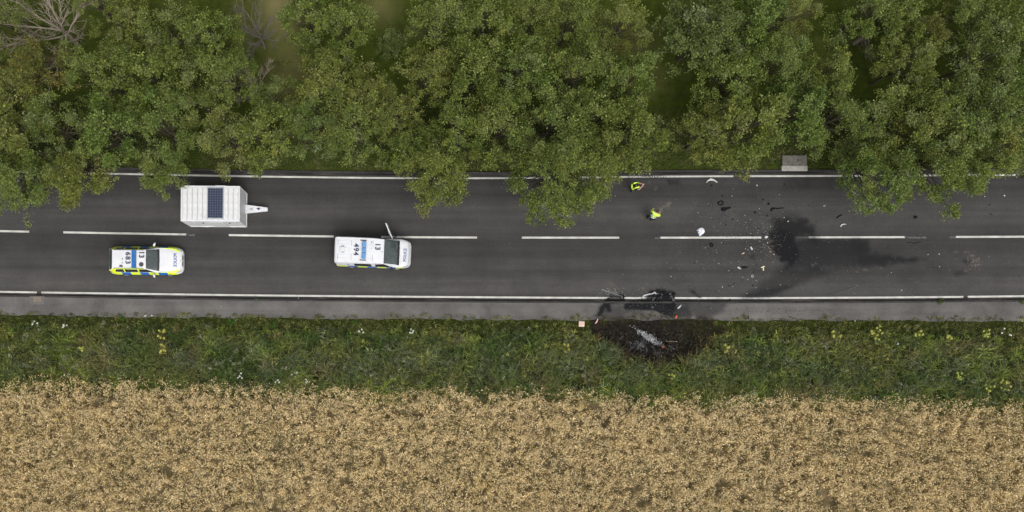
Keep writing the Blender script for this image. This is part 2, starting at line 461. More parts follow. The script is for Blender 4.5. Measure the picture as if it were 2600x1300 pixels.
def strip(name, xs, f_a, f_b, ny, z, mat, parent=None, zf=None, attrs=True, worn=None):
    """a sheet between two pixel curves; f_a is the north edge"""
    xs = np.asarray(xs, float)
    t = np.linspace(0, 1, ny)
    PX = np.repeat(xs[:, None], ny, 1)
    PY = f_a(xs)[:, None] * (1 - t) + f_b(xs)[:, None] * t
    X = (PX - NX) / PPM; Y = (NY - PY) / PPM
    Z = np.full_like(X, z) if zf is None else zf(X, Y)
    V = np.stack([X, Y, Z], -1).reshape(-1, 3)
    nx = len(xs)
    i = np.arange(nx - 1)[:, None] * ny; j = np.arange(ny - 1)[None, :]
    F = np.stack([i + j, i + j + 1, i + ny + j + 1, i + ny + j], -1).reshape(-1, 4)
    at = {}
    if attrs:
        px, py = PX.ravel(), PY.ravel()
        at["soot"] = soot_at(px, py); at["dust"] = dust_at(px, py)
        fr = (py - c_top(px)) / (c_bot(px) - c_top(px))
        tr = sum(np.exp(-((fr - c) / 0.055) ** 2) * k for c, k in ((0.24, 0.40), (0.33, 0.45), (0.42, 0.3), (0.72, 0.35), (0.86, 0.5), (0.94, 0.6)))
        at["wear"] = np.clip(tr * (0.6 + 0.8 * fbm(px / 160.0, py / 20.0, 3, 3)), 0, 1)
        at["worn"] = np.zeros(px.shape) if worn is None else worn(px, py)
    me = np_mesh(name, V, F, mat, attr=at, smooth=False)
    return link(name, me, parent)

# ground: one sheet to the horizon, finer near the burnt verge
def dry_at(px, py):
    s_ = sum(k * np.exp(-(((px - a) / ra) ** 2 + ((py - b) / rb) ** 2)) for a, b, ra, rb, k in ((712, 20, 48, 62, 1.0), (735, 150, 50, 80, .45), (965, 20, 45, 40, .5), (745, 230, 60, 50, .3), (620, 60, 40, 50, .25)))
    return np.clip(s_ * (0.5 + fbm(px / 40.0, py / 40.0, 211, 3)), 0, 1)
def ground_sheet():
    gx = np.concatenate([np.array([-600, -200, -80]), np.arange(-50, 64.1, 0.5), np.array([100, 250, 600])])
    gy = np.concatenate([np.array([-600, -200, -60, -30]), np.arange(-14, 32.1, 0.5), np.array([45, 70, 200, 600])])
    X, Y = np.meshgrid(gx, gy, indexing='ij')
    Z = np.full_like(X, -0.04)
    ny = len(gy); nx = len(gx)
    V = np.stack([X, Y, Z], -1).reshape(-1, 3)
    i = np.arange(nx - 1)[:, None] * ny; j = np.arange(ny - 1)[None, :]
    F = np.stack([i + j, i + ny + j, i + ny + j + 1, i + j + 1], -1).reshape(-1, 4)
    o = link("ground", np_mesh("ground", V, F, GROUND, attr={"soot": np.zeros(len(V)), "dry": dry_at(V[:, 0] * PPM + NX, NY - V[:, 1] * PPM)}))
    tag(o, kind="structure")
ground_sheet()

def verge_z(X, Y):
    n = fbm(X / 1.4, Y / 1.4, 41, 3)
    ypath = (NY - c_path_s(X * PPM + NX)) / PPM
    t = np.clip((ypath - Y) / 0.9, 0, 1)
    pit = np.exp(-(((X - G(1655, 868)[0]) / 2.6) ** 2 + ((Y - G(1655, 868)[1]) / 0.9) ** 2))
    return 0.07 + 0.10 * (n - 0.5) * t - 0.09 * pit * t
verge = strip("verge", XS_ALL, lambda x: c_path_s(x) - 6, lambda x: c_wheat(x) * 0 + 1010, 40, 0, VERGE_SOIL, zf=lambda X, Y: verge_z(X, Y))
tag(verge, kind="structure")
# scorch on the verge soil
BURN = [(1500, 806), (1560, 812), (1640, 812), (1720, 808), (1800, 810), (1822, 840), (1790, 880), (1740, 905), (1670, 920), (1600, 905), (1545, 870), (1510, 838)]
def burn_at(px, py):
    d = poly_sd(px, py, BURN) + 60 * (fbm(px / 26.0, py / 20.0, 55, 4) - 0.5)
    return sstep(20, -10, d) * (1 - 0.35 * sstep(1690, 1780, px))
me = verge.data
co = np.zeros(len(me.vertices) * 3, np.float32); me.vertices.foreach_get("co", co); co = co.reshape(-1, 3)
me.attributes["soot"].data.foreach_set("value", burn_at(co[:, 0] * PPM + NX, NY - co[:, 1] * PPM).astype(np.float32))

road = strip("road", XS_ALL, lambda x: c_kerb_n(x) - 1, lambda x: c_kerb_s(x) - 4.0, 76, 0.0, ASPHALT)
tag(road, kind="structure")
gut = strip("gutter", XS_ALL, lambda x: c_bot(x) + 3.5 + 2.5 * fbm(np.asarray(x) / 30.0, np.asarray(x) * 0, 9, 3), lambda x: c_kerb_s(x) - 4.4, 5, 0.005, GUTTER)
tag(gut, kind="structure")
gutn = strip("gutter", XS_ALL, lambda x: c_kerb_n(x) + 0.2, lambda x: c_kerb_n(x) + 3.5 + 3.5 * fbm(np.asarray(x) / 30.0, np.asarray(x) * 0, 19, 3), 4, 0.005, GUTTER)
tag(gutn, kind="structure")
path = strip("footpath", XS_ALL, lambda x: c_kerb_s(x) + 0.4, lambda x: c_path_s(x) + 1.5 + 9 * (fbm(np.asarray(x) / 42.0, np.asarray(x) * 0, 401, 4) - 0.5), 22, 0.105, PATHMAT)
tag(path, kind="structure")

# painted lines, parts of the road
def line(name, xa, xb, f, w=5.4, step=6.0, worn=None):
    n = max(3, int((xb - xa) / step))
    return strip(name, np.linspace(xa, xb, n), lambda x: f(x) - w / 2, lambda x: f(x) + w / 2, 3, 0.0045, PAINT, road, worn=worn)
EW = lambda px, py: 0.335 + 0.12 * (fbm(px / 40.0, py / 9.0, 61, 3) - 0.5)
for a, b in ((-700, 93.5), (105, 2446), (2457, 3300)):
    line("edge_line", a, b, c_bot, 4.6, 4.5, worn=EW)
for a, b in ((-700, 1862), (1888, 2578), (2602, 3300)):
    line("edge_line", a, b, c_top, 4.4, 4.5, worn=lambda px, py: 0.33 + 0.2 * (fbm(px / 60.0, py / 9.0, 63, 3) - 0.5) + 0.25 * np.exp(-((px - 1650) / 60) ** 2))
for a, b in ((-560, -300), (-190, 74), (161, 480), (581, 847), (968, 1211), (1325, 1572), (1677, 1933), (2022, 2304), (2427, 2690), (2790, 3050)):
    line("centre_dash", a, b, c_mid, 5.0, 4.5, worn=lambda px, py, b=b, a=a: 0.27 + 0.5 * sstep(14, 0, b - px) * (b in (480, 2304)) + 0.6 * sstep(2062, 2040, px) * (a == 2022))
for a, b in ((480, 494), (2304, 2352), (2412, 2427), (1663, 1677), (847, 905)):   # ghosts of older dashes
    line("centre_dash", a, b, lambda x: c_mid(x) + 1.2, 4.4, 2.0, worn=lambda px, py: np.full(px.shape, 0.58))

# kerb stones, each a piece of the kerb
def kerb(f, side, z_top, label_attr):
    root_me = None
    k = link("kerb", np_mesh("kerb", [(0, 0, -0.3), (1, 0, -0.3), (1, 0.1, -0.3), (0, 0.1, -0.3)], [(0, 1, 2, 3)], KERBMAT))
    tag(k, kind="structure")
    L = 0.915
    meshes = []
    for v in range(4):
        bm = bmesh.new(); box(bm, (0, 0, 0), (L - 0.012, 0.125, 0.22), 0, 0.012 + 0.004 * v)
        m = bm_mesh("kerb_stone", bm, KERBMAT); meshes.append(m)
    x = -34.0
    while x < 48.0:
        px = x * PPM + NX
        y = (NY - float(f(px))) / PPM
        y2 = (NY - float(f(px + L * PPM))) / PPM
        o = link("kerb_stone", meshes[random.randrange(4)], k)
        o.location = (x + L / 2, (y + y2) / 2 + random.uniform(-.004, .004), z_top - 0.11 + random.uniform(-.006, .006))
        o.rotation_euler = (random.uniform(-.02, .02), 0, math.atan2(y2 - y, L))
        x += L
kerb(lambda px: c_kerb_s(px) - 2.0, 1, 0.112, 0)
kerb(lambda px: c_kerb_n(px) - 2.2, -1, 0.09, 0)

# gully gratings in the gutters
IRON = plain("cast_iron", (0.03, 0.028, 0.026), 0.6, 0.6)
BLACKHOLE = plain("hole_darkness", (0.006, 0.006, 0.006), 1.0)  # near-black colour for the shade inside pits and slots, no real depth
def gully(px, py, label, L=0.46, W=0.34):
    x, y = G(px, py)
    t = empty("gully_grate", (x, y, 0.0)); tag(t, label, "drain cover", "gully grates along the kerbs")
    bm = bmesh.new()
    for sy in (-1, 1): box(bm, (0, sy * (W / 2 - 0.02), 0.008), (L, 0.04, 0.03))
    for sx in (-1, 1): box(bm, (sx * (L / 2 - 0.02), 0, 0.008), (0.038, W - 0.082, 0.03))
    link("frame", bm_mesh("frame", bm, IRON), t)
    box_obj("pit", (0, 0, 0.004), (L - 0.09, W - 0.09, 0.006), BLACKHOLE, t)
    bar = None
    for i in range(6):
        xx = -L / 2 + 0.06 + i * (L - 0.12) / 5
        if bar is None: bar = box_obj("bar", (0, 0, 0), (0.026, W - 0.084, 0.022), IRON, t); bm0 = bar
        else: bar = link("bar", bm0.data, t)
        bar.location = (xx, 0, 0.010)
gully(2596, 446.5, "dark iron gully grate cut into the top edge line at far right")
gully(99, 750, "small iron gully grate in the gap of the lower edge line beside the brown patch", 0.4, 0.26)
gully(2451.5, 759.5, "small iron gully grate in the lower gutter below the line gap at right", 0.36, 0.24)

# patched cover in the footpath at the left
cx, cy = G(96, 763)
t = empty("footpath_cover", (cx, cy, 0.105)); tag(t, "brown square cover in dark mortar let into the footpath at far left", "cover")
bm = bmesh.new(); box(bm, (0, 0, 0.002), (0.98, 0.54, 0.02), 0, 0.004); link("mortar_surround", bm_mesh("mortar_surround", bm, DARKPATCH), t)
bm = bmesh.new(); box(bm, (0.02, 0.07, 0.012), (0.56, 0.36, 0.014), 0, 0.003); link("lid", bm_mesh("lid", bm, BROWNCON), t)

# concrete slab block on the far verge
cx, cy = G(2014, 412)
t = empty("concrete_block", (cx, cy, 0.0)); tag(t, "pale concrete block with grey slab behind it beside the top kerb", "concrete block")
bm = bmesh.new(); box(bm, (0.0, -0.44, 0.11), (1.72, 0.34, 0.24), 0, 0.03)
for v in bm.verts: v.co += Vector((random.uniform(-.015, .015), random.uniform(-.015, .015), random.uniform(-.01, .01)))
link("front_block", bm_mesh("front_block", bm, PALECON), t)
bm = bmesh.new(); box(bm, (0.02, 0.08, 0.07), (1.64, 0.68, 0.24), 0, 0.02); link("slab", bm_mesh("slab", bm, GREYCON), t)
bm = bmesh.new(); box(bm, (0.25, 0.1, 0.194), (0.06, 0.13, 0.012)); link("slot", bm_mesh("slot", bm, BLACKHOLE), t)

# ------------------------------------------------------------------ vegetation builders
def unit(a): return a / (np.linalg.norm(a, axis=-1, keepdims=True) + 1e-9)

def leaf_arrays(C, D, N, L, W):
    """rhombic leaves: centre, direction, normal, length, width"""
    D = unit(D); S = unit(np.cross(D, N))
    L = np.asarray(L)[:, None]; W = np.asarray(W)[:, None]
    V = np.stack([C - D * L * 0.5, C + S * W * 0.5 - D * L * 0.05, C + D * L * 0.5, C - S * W * 0.5 - D * L * 0.05], 1)
    return V.reshape(-1, 3), np.arange(len(C) * 4).reshape(-1, 4)

def rand_dirs(n, zbias=0.0):
    v = rng.normal(size=(n, 3)); v[:, 2] += zbias; return unit(v)

def pick_colors(n, table, weights):
    idx = rng.choice(len(table), n, p=np.array(weights) / sum(weights))
    return np.array(table)[idx]

class Leaves:
    def __init__(s): s.V, s.C = [], []
    def add(s, C, D, N, L, W, colr):
        V, _ = leaf_arrays(C, D, N, L, W); s.V.append(V); s.C.append(np.repeat(colr, 4, axis=0))
    def add_quads(s, V, colr):   # V (n,4,3)
        s.V.append(V.reshape(-1, 3)); s.C.append(np.repeat(colr, 4, axis=0))
    def mesh(s, name, mat):
        V = np.concatenate(s.V); C = np.concatenate(s.C)
        return np_mesh(name, V, np.arange(len(V)).reshape(-1, 4), mat, colors=C)

def blades(lv, X, Y, Z, H, lean, W, colr, droop=0.35):
    """grass blades: two quads each, lower upright and upper bent over"""
    n = len(X)
    az = rng.uniform(0, 2 * math.pi, n)
    d = np.stack([np.cos(az), np.sin(az), np.zeros(n)], 1); s = np.stack([-np.sin(az), np.cos(az), np.zeros(n)], 1)
    B = np.stack([X, Y, Z], 1); H = np.asarray(H)[:, None]; lean = np.asarray(lean)[:, None]; W = np.asarray(W)[:, None]
    up = np.array([[0, 0, 1.0]])
    M = B + up * H * 0.62 + d * H * lean * 0.4
    T = B + up * H * (1.0 - droop * np.minimum(lean, 1)) + d * H * lean
    q1 = np.stack([B - s * W * .4, B + s * W * .4, M + s * W * .5, M - s * W * .5], 1)
    q2 = np.stack([M - s * W * .5, M + s * W * .5, T + s * W * .08, T - s * W * .08], 1)
    lv.add_quads(q1, colr); lv.add_quads(q2, colr)

# leaf colours, raised above real leaves to offset self-shadowing in the crowns
G_TREE = [(0.162, 0.198, 0.038), (0.212, 0.242, 0.052), (0.110, 0.146, 0.027), (0.255, 0.280, 0.085), (0.212, 0.232, 0.100), (0.29, 0.235, 0.055)]

# ------------------------------------------------------------------ trees
def build_tree(seed, Rc, H, lean=(0, 0), palette=G_TREE, weights=(4, 4, 3, 2, 1.2, 0.25), dens=1.0, leaf=0.092, twig=0.35, zlow=0.30):
    """returns meshes trunk, branches, crown. lean = offset of the crown from the foot"""
    global rng
    keep = rng; rng = np.random.default_rng(seed)
    lx, ly = lean
    top = np.array([lx, ly, 0.0])
    def bend(z): return top * np.clip(z / (0.62 * H), 0, 1.15)[..., None] ** 1.3
    # lobes of the crown: rounded tufts with gaps between them
    nl = int(4.9 * Rc * Rc * dens) + 5
    i_ = np.arange(nl); a_ = i_ * 2.39996 + rng.uniform(-.5, .5, nl); rr = Rc * 0.92 * np.sqrt((i_ + 0.4) / nl) * rng.uniform(.85, 1.12, nl)
    zz = H * (zlow + 0.26) + H * 0.34 * (1 - (rr / Rc) ** 1.6) + rng.uniform(-0.26, 0.13, nl) * H
    lob = np.stack([rr * np.cos(a_), rr * np.sin(a_), zz, rng.uniform(0.28, 0.56, nl)], 1)
    # twig clumps on the upper shell of the tufts
    ncl = int(nl * 7.5)
    w = lob[:, 3] ** 2; li = rng.choice(nl, ncl, p=w / w.sum())
    off = rand_dirs(ncl, 0.55) * (rng.uniform(0.45, 1.0, ncl) ** 0.5)[:, None]
    off[:, 2] *= 0.8
    CL = lob[li, :3] + off * lob[li, 3:4] * 1.1
    CL[:, 2] = np.clip(CL[:, 2], H * 0.14, None)
    CLb = CL + bend(CL[:, 2])
    # leaves
    lv = Leaves()
    nlv = rng.integers(30, 84, ncl)
    cid = np.repeat(np.arange(ncl), nlv); n = len(cid)
    crad = rng.uniform(0.12, 0.27, ncl)
    g = rng.normal(size=(n, 3)) * np.array([[0.6, 0.6, 0.42]])
    P = CLb[cid] + g * crad[cid][:, None]
    D = unit(g + 0.5 * unit(CL[cid] - lob[li[cid], :3]) + rng.normal(size=(n, 3)) * 0.5)
    N = rand_dirs(n, 1.1)
    Ls = leaf * rng.uniform(0.7, 1.35, n); Ws = Ls * rng.uniform(0.55, 0.8, n)
    ctab = pick_colors(nl, palette, weights)[li] * 0.6 + 0.4 * pick_colors(ncl, palette, weights)
    colr = ctab[cid] * rng.uniform(0.75, 1.2, (n, 1)) * 0.8 + 0.2 * pick_colors(n, palette, weights)
    lv.add(P, D, N, Ls, Ws, colr)
    crown = lv.mesh("crown", LEAF)
    # trunk
    tb = Tubes(); zt = H * 0.72
    zz = np.linspace(-0.1, zt, 7); tp = np.stack([0.10 * np.sin(zz * 0.8 + seed), 0.10 * np.cos(zz * 0.7 + seed), zz], 1) + bend(np.clip(zz, 0, None))
    r0 = 0.045 * H ** 0.9 * 0.5
    tb.add(tp, np.linspace(r0, 0.03, 7), 8)
    trunk = tb.mesh("trunk", BARK)
    # limbs to each lobe, twigs to a share of the clumps
    br = Tubes()
    for i in range(nl):
        e = lob[i, :3] + bend(np.array(lob[i, 2])); zs = rng.uniform(0.18, 0.5) * H
        s0 = np.array([np.interp(zs, tp[:, 2], tp[:, 0]), np.interp(zs, tp[:, 2], tp[:, 1]), zs])
        m = s0 * 0.45 + e * 0.55 + np.array([0, 0, -0.08 * H]) + rng.normal(size=3) * 0.12
        q = np.linspace(0, 1, 5)[:, None]
        br.add((1 - q) ** 2 * s0 + 2 * q * (1 - q) * m + q * q * e, np.linspace(r0 * 0.32, 0.014, 5), 5)
    for c in np.nonzero(rng.random(ncl) < twig)[0]:
        l0 = lob[li[c], :3]; a = l0 + bend(np.array(l0[2])); b = CLb[c] + rng.normal(size=3) * 0.1 + np.array([0, 0, 0.08])
        br.add([a, (a + b) / 2 + rng.normal(size=3) * 0.06, b], [0.018, 0.012, 0.005], 3)
    branches = br.mesh("branches", BARK)
    rng = keep
    return trunk, branches, crown

VAR = [build_tree(100 + i, 2.2, 6.6, palette=G_TREE, weights=w, dens=d, leaf=(.092, .078, .105, .085, .098, .088, .112)[i]) for i, (w, d) in enumerate([
    ((4, 4, 3, 2, 1, 0.2), 1.0), ((3, 5, 2, 3, 1, 0.5), 0.85), ((5, 2, 5, 1, 0.6, 0.1), 1.05), ((2, 4, 2, 3, 2, 1.2), 0.8),
    ((4, 4, 3, 2, 1, 0.3), 0.95), ((3, 3, 3, 3, 2, 0.5), 0.75), ((4, 5, 2, 2, 0.5, 0.2), 1.0)])]
G_SILVER = [(0.150, 0.185, 0.050), (0.185, 0.215, 0.075), (0.105, 0.140, 0.032), (0.28, 0.31, 0.17)]
G_OCHRE = [(0.20, 0.19, 0.05), (0.16, 0.175, 0.04), (0.27, 0.215, 0.065), (0.12, 0.14, 0.03)]
SILVER = build_tree(301, 2.3, 7.4, palette=G_SILVER, weights=(4, 3, 4, 1.2), dens=1.15, leaf=0.11)
OCHRE = build_tree(302, 1.9, 5.8, palette=G_OCHRE, weights=(3, 3, 1.5, 3), dens=0.75, twig=0.6)
SLIM = build_tree(303, 0.9, 3.6, palette=G_SILVER, weights=(3, 4, 1, 0.5), dens=1.5, leaf=0.085)

def north_edge_y(px): return (NY - float(c_kerb_n(px))) / PPM

def place_tree(px, py, rpx, label, var=None, hk=1.0):
    r = rpx / PPM
    s = r / 2.2; H = 6.6 * s ** 0.7 * hk
    zc = 0.60 * H
    x, y = G(px, py, zc)
    ymin = north_edge_y(px) + 0.95
    t_y = max(y, ymin)
    if t_y - y > 0.25 and var is None:      # leans out over the carriageway
        m = build_tree(int(px * 7 + py), r, H, lean=(random.uniform(-.3, .3), y - t_y), weights=(3.5, 5, 2.5, 2.5, 1, 0.3), dens=1.45)
        sc = (1, 1, 1); rz = 0.0
    else:
        m = {"silver": SILVER, "ochre": OCHRE, "slim": SLIM}.get(var) or VAR[random.randrange(len(VAR))]
        R0 = {"silver": 2.3, "ochre": 1.9, "slim": 0.9}.get(var, 2.2); H0 = {"silver": 7.4, "ochre": 5.8, "slim": 3.6}.get(var, 6.6)
        s0 = r / R0; sc = (s0, s0 * random.uniform(0.92, 1.08), H / H0); rz = random.uniform(0, 6.28)
    t = empty("roadside_tree", (x, t_y, -0.04), rz); t.scale = sc
    tag(t, label, "tree", "trees along the far side of the road")
    for nm, me in zip(("trunk", "branches", "crown"), m): link(nm, me, t)
    return t

TREES = [
 # overhanging the road
 (58, 452, 94, "green tree hanging far over the road at the bottom left of the tree line"),
 (214, 443, 78, "green tree over the edge line, between the far left overhang and the trailer"),
 (426, 437, 58, "small rounded tree whose crown covers the edge line just left of the trailer"),
 (1108, 452, 84, "narrow tongue of tree reaching over the upper lane above the gap right of the van"),
 (1418, 448, 118, "largest overhanging tree, covering the upper edge line left of the two people"),
 (1512, 412, 84, "tree joining the right side of the largest overhang, beside the standing person in black"),
 (2208, 448, 88, "tree hanging over the upper lane above the second dash from the right"),
 (2372, 428, 98, "broad overhanging tree at right, its crown tip nearest the scattered litter"),
 (2515, 385, 92, "tree above the blue and white litter at the right end of the edge line"),
 (30, 345, 96, "leafy tree at the left picture edge above the first overhanging crown"),
 (590, 370, 84, "tree directly above the trailer's roof"),
 # second row
 (150, 330, 84, "full crown above the gap between the two left overhangs"),
 (285, 330, 90, "broad green crown above and right of the second overhang"),
 (415, 320, 92, "broad crown above the small rounded tree left of the trailer"),
 (690, 345, 84, "tree above and right of the trailer's drawbar"),
 (800, 330, 70, "tree behind the dark gap and the grassy strip left of the van"),
 (905, 320, 92, "broad tree straight above the police van's roof numbers"),
 (1050, 390, 62, "low tree at the kerb left of the narrow overhanging tongue"),
 (1010, 300, 70, "tree between the dark hollows above the van's windscreen"),
 (1165, 345, 74, "tree above the narrow overhanging tongue"),
 (1275, 320, 92, "dense crown left above the largest overhang"),
 (1400, 320, 100, "wide crown directly above the largest overhang"),
 (1500, 300, 84, "crown behind the right shoulder of the largest overhang"),
 (1615, 345, 84, "sparse tree above the standing person in black and yellow"),
 (1790, 340, 78, "pale thin tree above the white bent trim on the upper lane"),
 (1890, 330, 92, "broad crown left above the concrete block"),
 (2010, 290, 90, "tall crown straight above the concrete block"),
 (2120, 300, 84, "crown right above the concrete block"),
 (2235, 320, 92, "crown above the overhang nearest the concrete block"),
 (2345, 310, 92, "crown above the broad right overhang"),
 (2460, 290, 100, "large crown above the blue and white litter"),
 (2575, 290, 90, "crown cut by the right picture edge, lowest of the three there"),
 # third row
 (60, 225, 80, "dark leafy tree at the left edge below the bare dead tree"),
 (255, 190, 84, "rounded crown right of and below the bare dead tree"),
 (395, 205, 92, "broad crown in the third row above the small rounded tree"),
 (500, 240, 78, "crown in the third row above and left of the trailer"),
 (585, 210, 80, "crown below the twiggy bare tree near the top"),
 (700, 262, 64, "tree at the lower end of the pale grassy clearing"),
 (850, 215, 90, "tree right of the pale grassy clearing in the third row"),
 (935, 240, 60, "small tree left of the slim silver-leaved sapling's foot"),
 (1080, 200, 80, "tree right of the slim silver-leaved sapling"),
 (1205, 200, 92, "yellow-tinged broad crown in the third row left of picture centre"),
 (1330, 190, 92, "full crown at picture centre in the third row"),
 (1465, 190, 92, "full crown right of picture centre in the third row"),
 (1590, 215, 72, "crown at the left rim of the dark green clearing"),
 (1850, 220, 84, "tree below and right of the silver poplar"),
 (1965, 170, 84, "tree left of the grassy gap under the bare twigs"),
 (2090, 190, 70, "crown right of the grassy gap under the bare twigs"),
 (2300, 165, 80, "tree in the third row above the broad right overhang"),
 (2490, 150, 100, "large pale crown near the upper right corner"),
 (2590, 180, 84, "crown cut by the right picture edge, middle of the three there"),
 # top row
 (25, 70, 74, "dark tree in the top left corner left of the bare dead tree"),
 (345, 70, 70, "crown near the top edge right of the first grassy gap"),
 (435, 90, 78, "crown near the top edge above the third-row broad crown"),
 (250, 5, 66, "tree at the top edge above the bare dead tree's twigs"),
 (540, 100, 70, "crown at the top left of the twiggy bare tree"),
 (790, 50, 70, "tree at the top edge right of the pale grassy clearing"),
 (880, 80, 74, "sparse tree near the top edge left of the slim sapling"),
 (1110, 60, 84, "tree at the top edge with yellow twigs right of the slim sapling"),
 (1235, 60, 78, "tree at the top edge left of picture centre"),
 (1350, 40, 74, "tree at the top edge at picture centre"),
 (1445, 60, 78, "tree at the top edge right of picture centre"),
 (1570, 70, 80, "tree at the top edge left of the dark green clearing"),
 (1905, 60, 84, "pale crown at the top edge right of the silver poplar"),
 (2000, 40, 66, "crown at the top edge left of the right-hand grassy gap"),
 (2180, 45, 74, "crown at the top edge right of the right-hand grassy gap"),
 (2270, 60, 76, "crown with ochre leaves at the top edge between the two right gaps"),
 (2440, 30, 70, "crown at the top edge near the upper right corner"),
 (2570, 50, 84, "tree in the top right corner"),
]
for a in TREES: place_tree(*a)
place_tree(1775, 90, 100, "tall silver-leaved poplar at the top edge right of the dark green clearing", "silver", 1.0)
place_tree(120, 170, 78, "yellowing tree just below the bare dead tree", "ochre")
place_tree(995, 110, 30, "slim silver-leaved sapling standing alone in a grassy gap near the top", "slim")
place_tree(2330, 110, 66, "tree with yellowed leaves near the top right", "ochre")
# a few beyond the frame so that a step aside still meets trees
for px, py, r_, lab in ((-110, 250, 95, "tree just outside the left picture edge, lower one"), (-120, 90, 90, "tree just outside the left picture edge, upper one"),
                        (2710, 260, 95, "tree just outside the right picture edge, lower one"), (2720, 90, 95, "tree just outside the right picture edge, upper one")):
    place_tree(px, py, r_, lab)

# bare dead trees: recursive branching
def dead_tree(px, py, H, spread, label, mat, seed, depth=3, tip=None):
    rs = random.Random(seed)
    x, y = G(px, py)
    t = empty("bare_tree", (x, y, -0.04)); tag(t, label, "tree", "bare trees among the leafy ones")
    tk = Tubes(); br = Tubes()
    def limb(p, d, L, r, k):
        n = 5; pts = [p]; dd = d.copy()
        for i in range(n):
            dd = (dd + Vector((rs.uniform(-1, 1), rs.uniform(-1, 1), rs.uniform(-.3, .6))) * 0.13).normalized()
            pts.append(pts[-1] + dd * L / n)
        br.add([tuple(q) for q in pts], np.linspace(r, max(.005, r * .3), n + 1), 5 if k == 0 else 3)
        if k >= depth: return
        for i in range(7 if k == 0 else rs.choice((4, 5))):
            q = pts[rs.randint(1, n)]; q0 = pts[max(0, pts.index(q) - 1)]
            nd = ((q - q0).normalized() + Vector((rs.uniform(-1, 1), rs.uniform(-1, 1), rs.uniform(-.5, .7))) * 0.75).normalized()
            limb(q, nd, L * rs.uniform(.35, .6), max(.007, r * .5), k + 1)
    P = [Vector((0, 0, -.05)), Vector((.05, .03, H * .16)), Vector((.0, .08, H * .34))]
    tk.add([tuple(q) for q in P], [.022 * H, .018 * H, .012 * H], 8)
    for i in range(8):
        a = i * 2.4 + rs.uniform(-.3, .3); el = rs.uniform(.35, 1.1) if i else 1.4
        limb(P[2] - Vector((0, 0, H * .03 * (i % 4))), Vector((math.cos(a) * math.cos(el), math.sin(a) * math.cos(el), math.sin(el))), H * spread * rs.uniform(.75, 1.05), .0078 * H, 0)
    link("trunk", tk.mesh("trunk", mat), t); link("branches", br.mesh("branches", mat), t)
    return t
dead_tree(200, 118, 7.6, 0.54, "large leafless dead tree with pale grey branches at upper left", DEADWOOD, 5, 3)
dead_tree(672, 122, 5.0, 0.42, "twiggy bare grey tree near the top beside the pale clearing", bark_mat("grey_twigs", (0.09, 0.08, 0.065), (0.20, 0.175, 0.15)), 9, 3)
dead_tree(2170, 110, 5.6, 0.42, "bare thin-branched tree over the right-hand grassy gap", DEADWOOD, 14, 2)
dead_tree(2420, 120, 5.0, 0.40, "small bare tree left of the large pale crown at upper right", bark_mat("grey_bark", (0.10, 0.09, 0.08), (0.24, 0.22, 0.19)), 21, 2)
dead_tree(100, 205, 4.6, 0.42, "bare ochre-twigged shrub tree below the dead tree at the left", LICHEN, 23, 3)
dead_tree(660, 245, 4.4, 0.42, "bare twiggy tree just above the trailer's drawbar", DEADWOOD, 29, 3)

# ------------------------------------------------------------------ undergrowth beneath the trees
def scatter(n, x0, x1, y0, y1):
    return rng.uniform(x0, x1, n), rng.uniform(y0, y1, n)

lv = Leaves()
X, Y = scatter(150000, -33, 46, 12.2, 19.5)
d = fbm(X / 2.2, Y / 2.2, 71, 3)
keep = (d + 0.10 * sstep(16, 12.5, Y) - 0.20 * sstep(14.5, 19, Y) > 0.52 + rng.uniform(-.06, .06, len(X)))
ynorth = (NY - c_kerb_n(X * PPM + NX)) / PPM
keep &= Y > ynorth + 1.0 + 0.5 * fbm(X / 1.5, Y * 0, 73, 2)
slab_box = (np.abs(X - G(2026, 412)[0]) < 0.75) & (Y < G(2014, 394)[1])
keep &= ~slab_box
X, Y, d = X[keep], Y[keep], d[keep]; n = len(X)
Z = rng.uniform(0, 1, n) * (0.25 + 2.2 * np.clip(d - 0.48, 0, 0.4))
colr = pick_colors(n, [(0.075, 0.10, 0.022), (0.11, 0.13, 0.034), (0.13, 0.135, 0.055), (0.06, 0.088, 0.018)], (3, 3, 1.5, 2)) * rng.uniform(.7, 1.2, (n, 1))
lv.add(np.stack([X, Y, Z], 1), rand_dirs(n), rand_dirs(n, 1.2), rng.uniform(.07, .15, n), rng.uniform(.05, .09, n), colr)
o = link("undergrowth", lv.mesh("undergrowth", LEAF)); tag(o, "dark leafy undergrowth below the roadside trees", "undergrowth", kind="stuff")

lv = Leaves()
X, Y = scatter(120000, -33, 46, 11.9, 16.5)
yn = (NY - c_kerb_n(X * PPM + NX)) / PPM
off = Y - yn
edge = 0.16 + 0.35 * (fbm(X / 1.1, Y * 0 + 2, 83, 3) - 0.4)
bare = sstep(0.5, 0.8, np.exp(-((X * PPM + NX - 1905) / 45.0) ** 2)) * (off < 0.9)
keep = (off > edge) & (rng.random(len(X)) < np.clip(1.15 - off / 5, 0.25, 1)) & (bare < 0.5) & ~((np.abs(X - G(2022, 412)[0]) < 0.75) & (Y < G(2014, 396)[1]))
X, Y, off = X[keep], Y[keep], off[keep]; n = len(X)
tint = fbm(X / 1.7, Y / 1.2, 91, 3)
colr = np.where((tint > 0.55)[:, None], np.array([[0.14, 0.135, 0.06]]), np.array([[0.085, 0.105, 0.026]])) * rng.uniform(.65, 1.3, (n, 1))
blades(lv, X, Y, np.zeros(n) - 0.02, rng.uniform(.1, .32, n), rng.uniform(.2, 1.0, n), rng.uniform(.012, .024, n), colr)
o = link("grass", lv.mesh("grass", GRASS)); tag(o, "short grass strip along the kerb under the trees", "grass", kind="stuff")

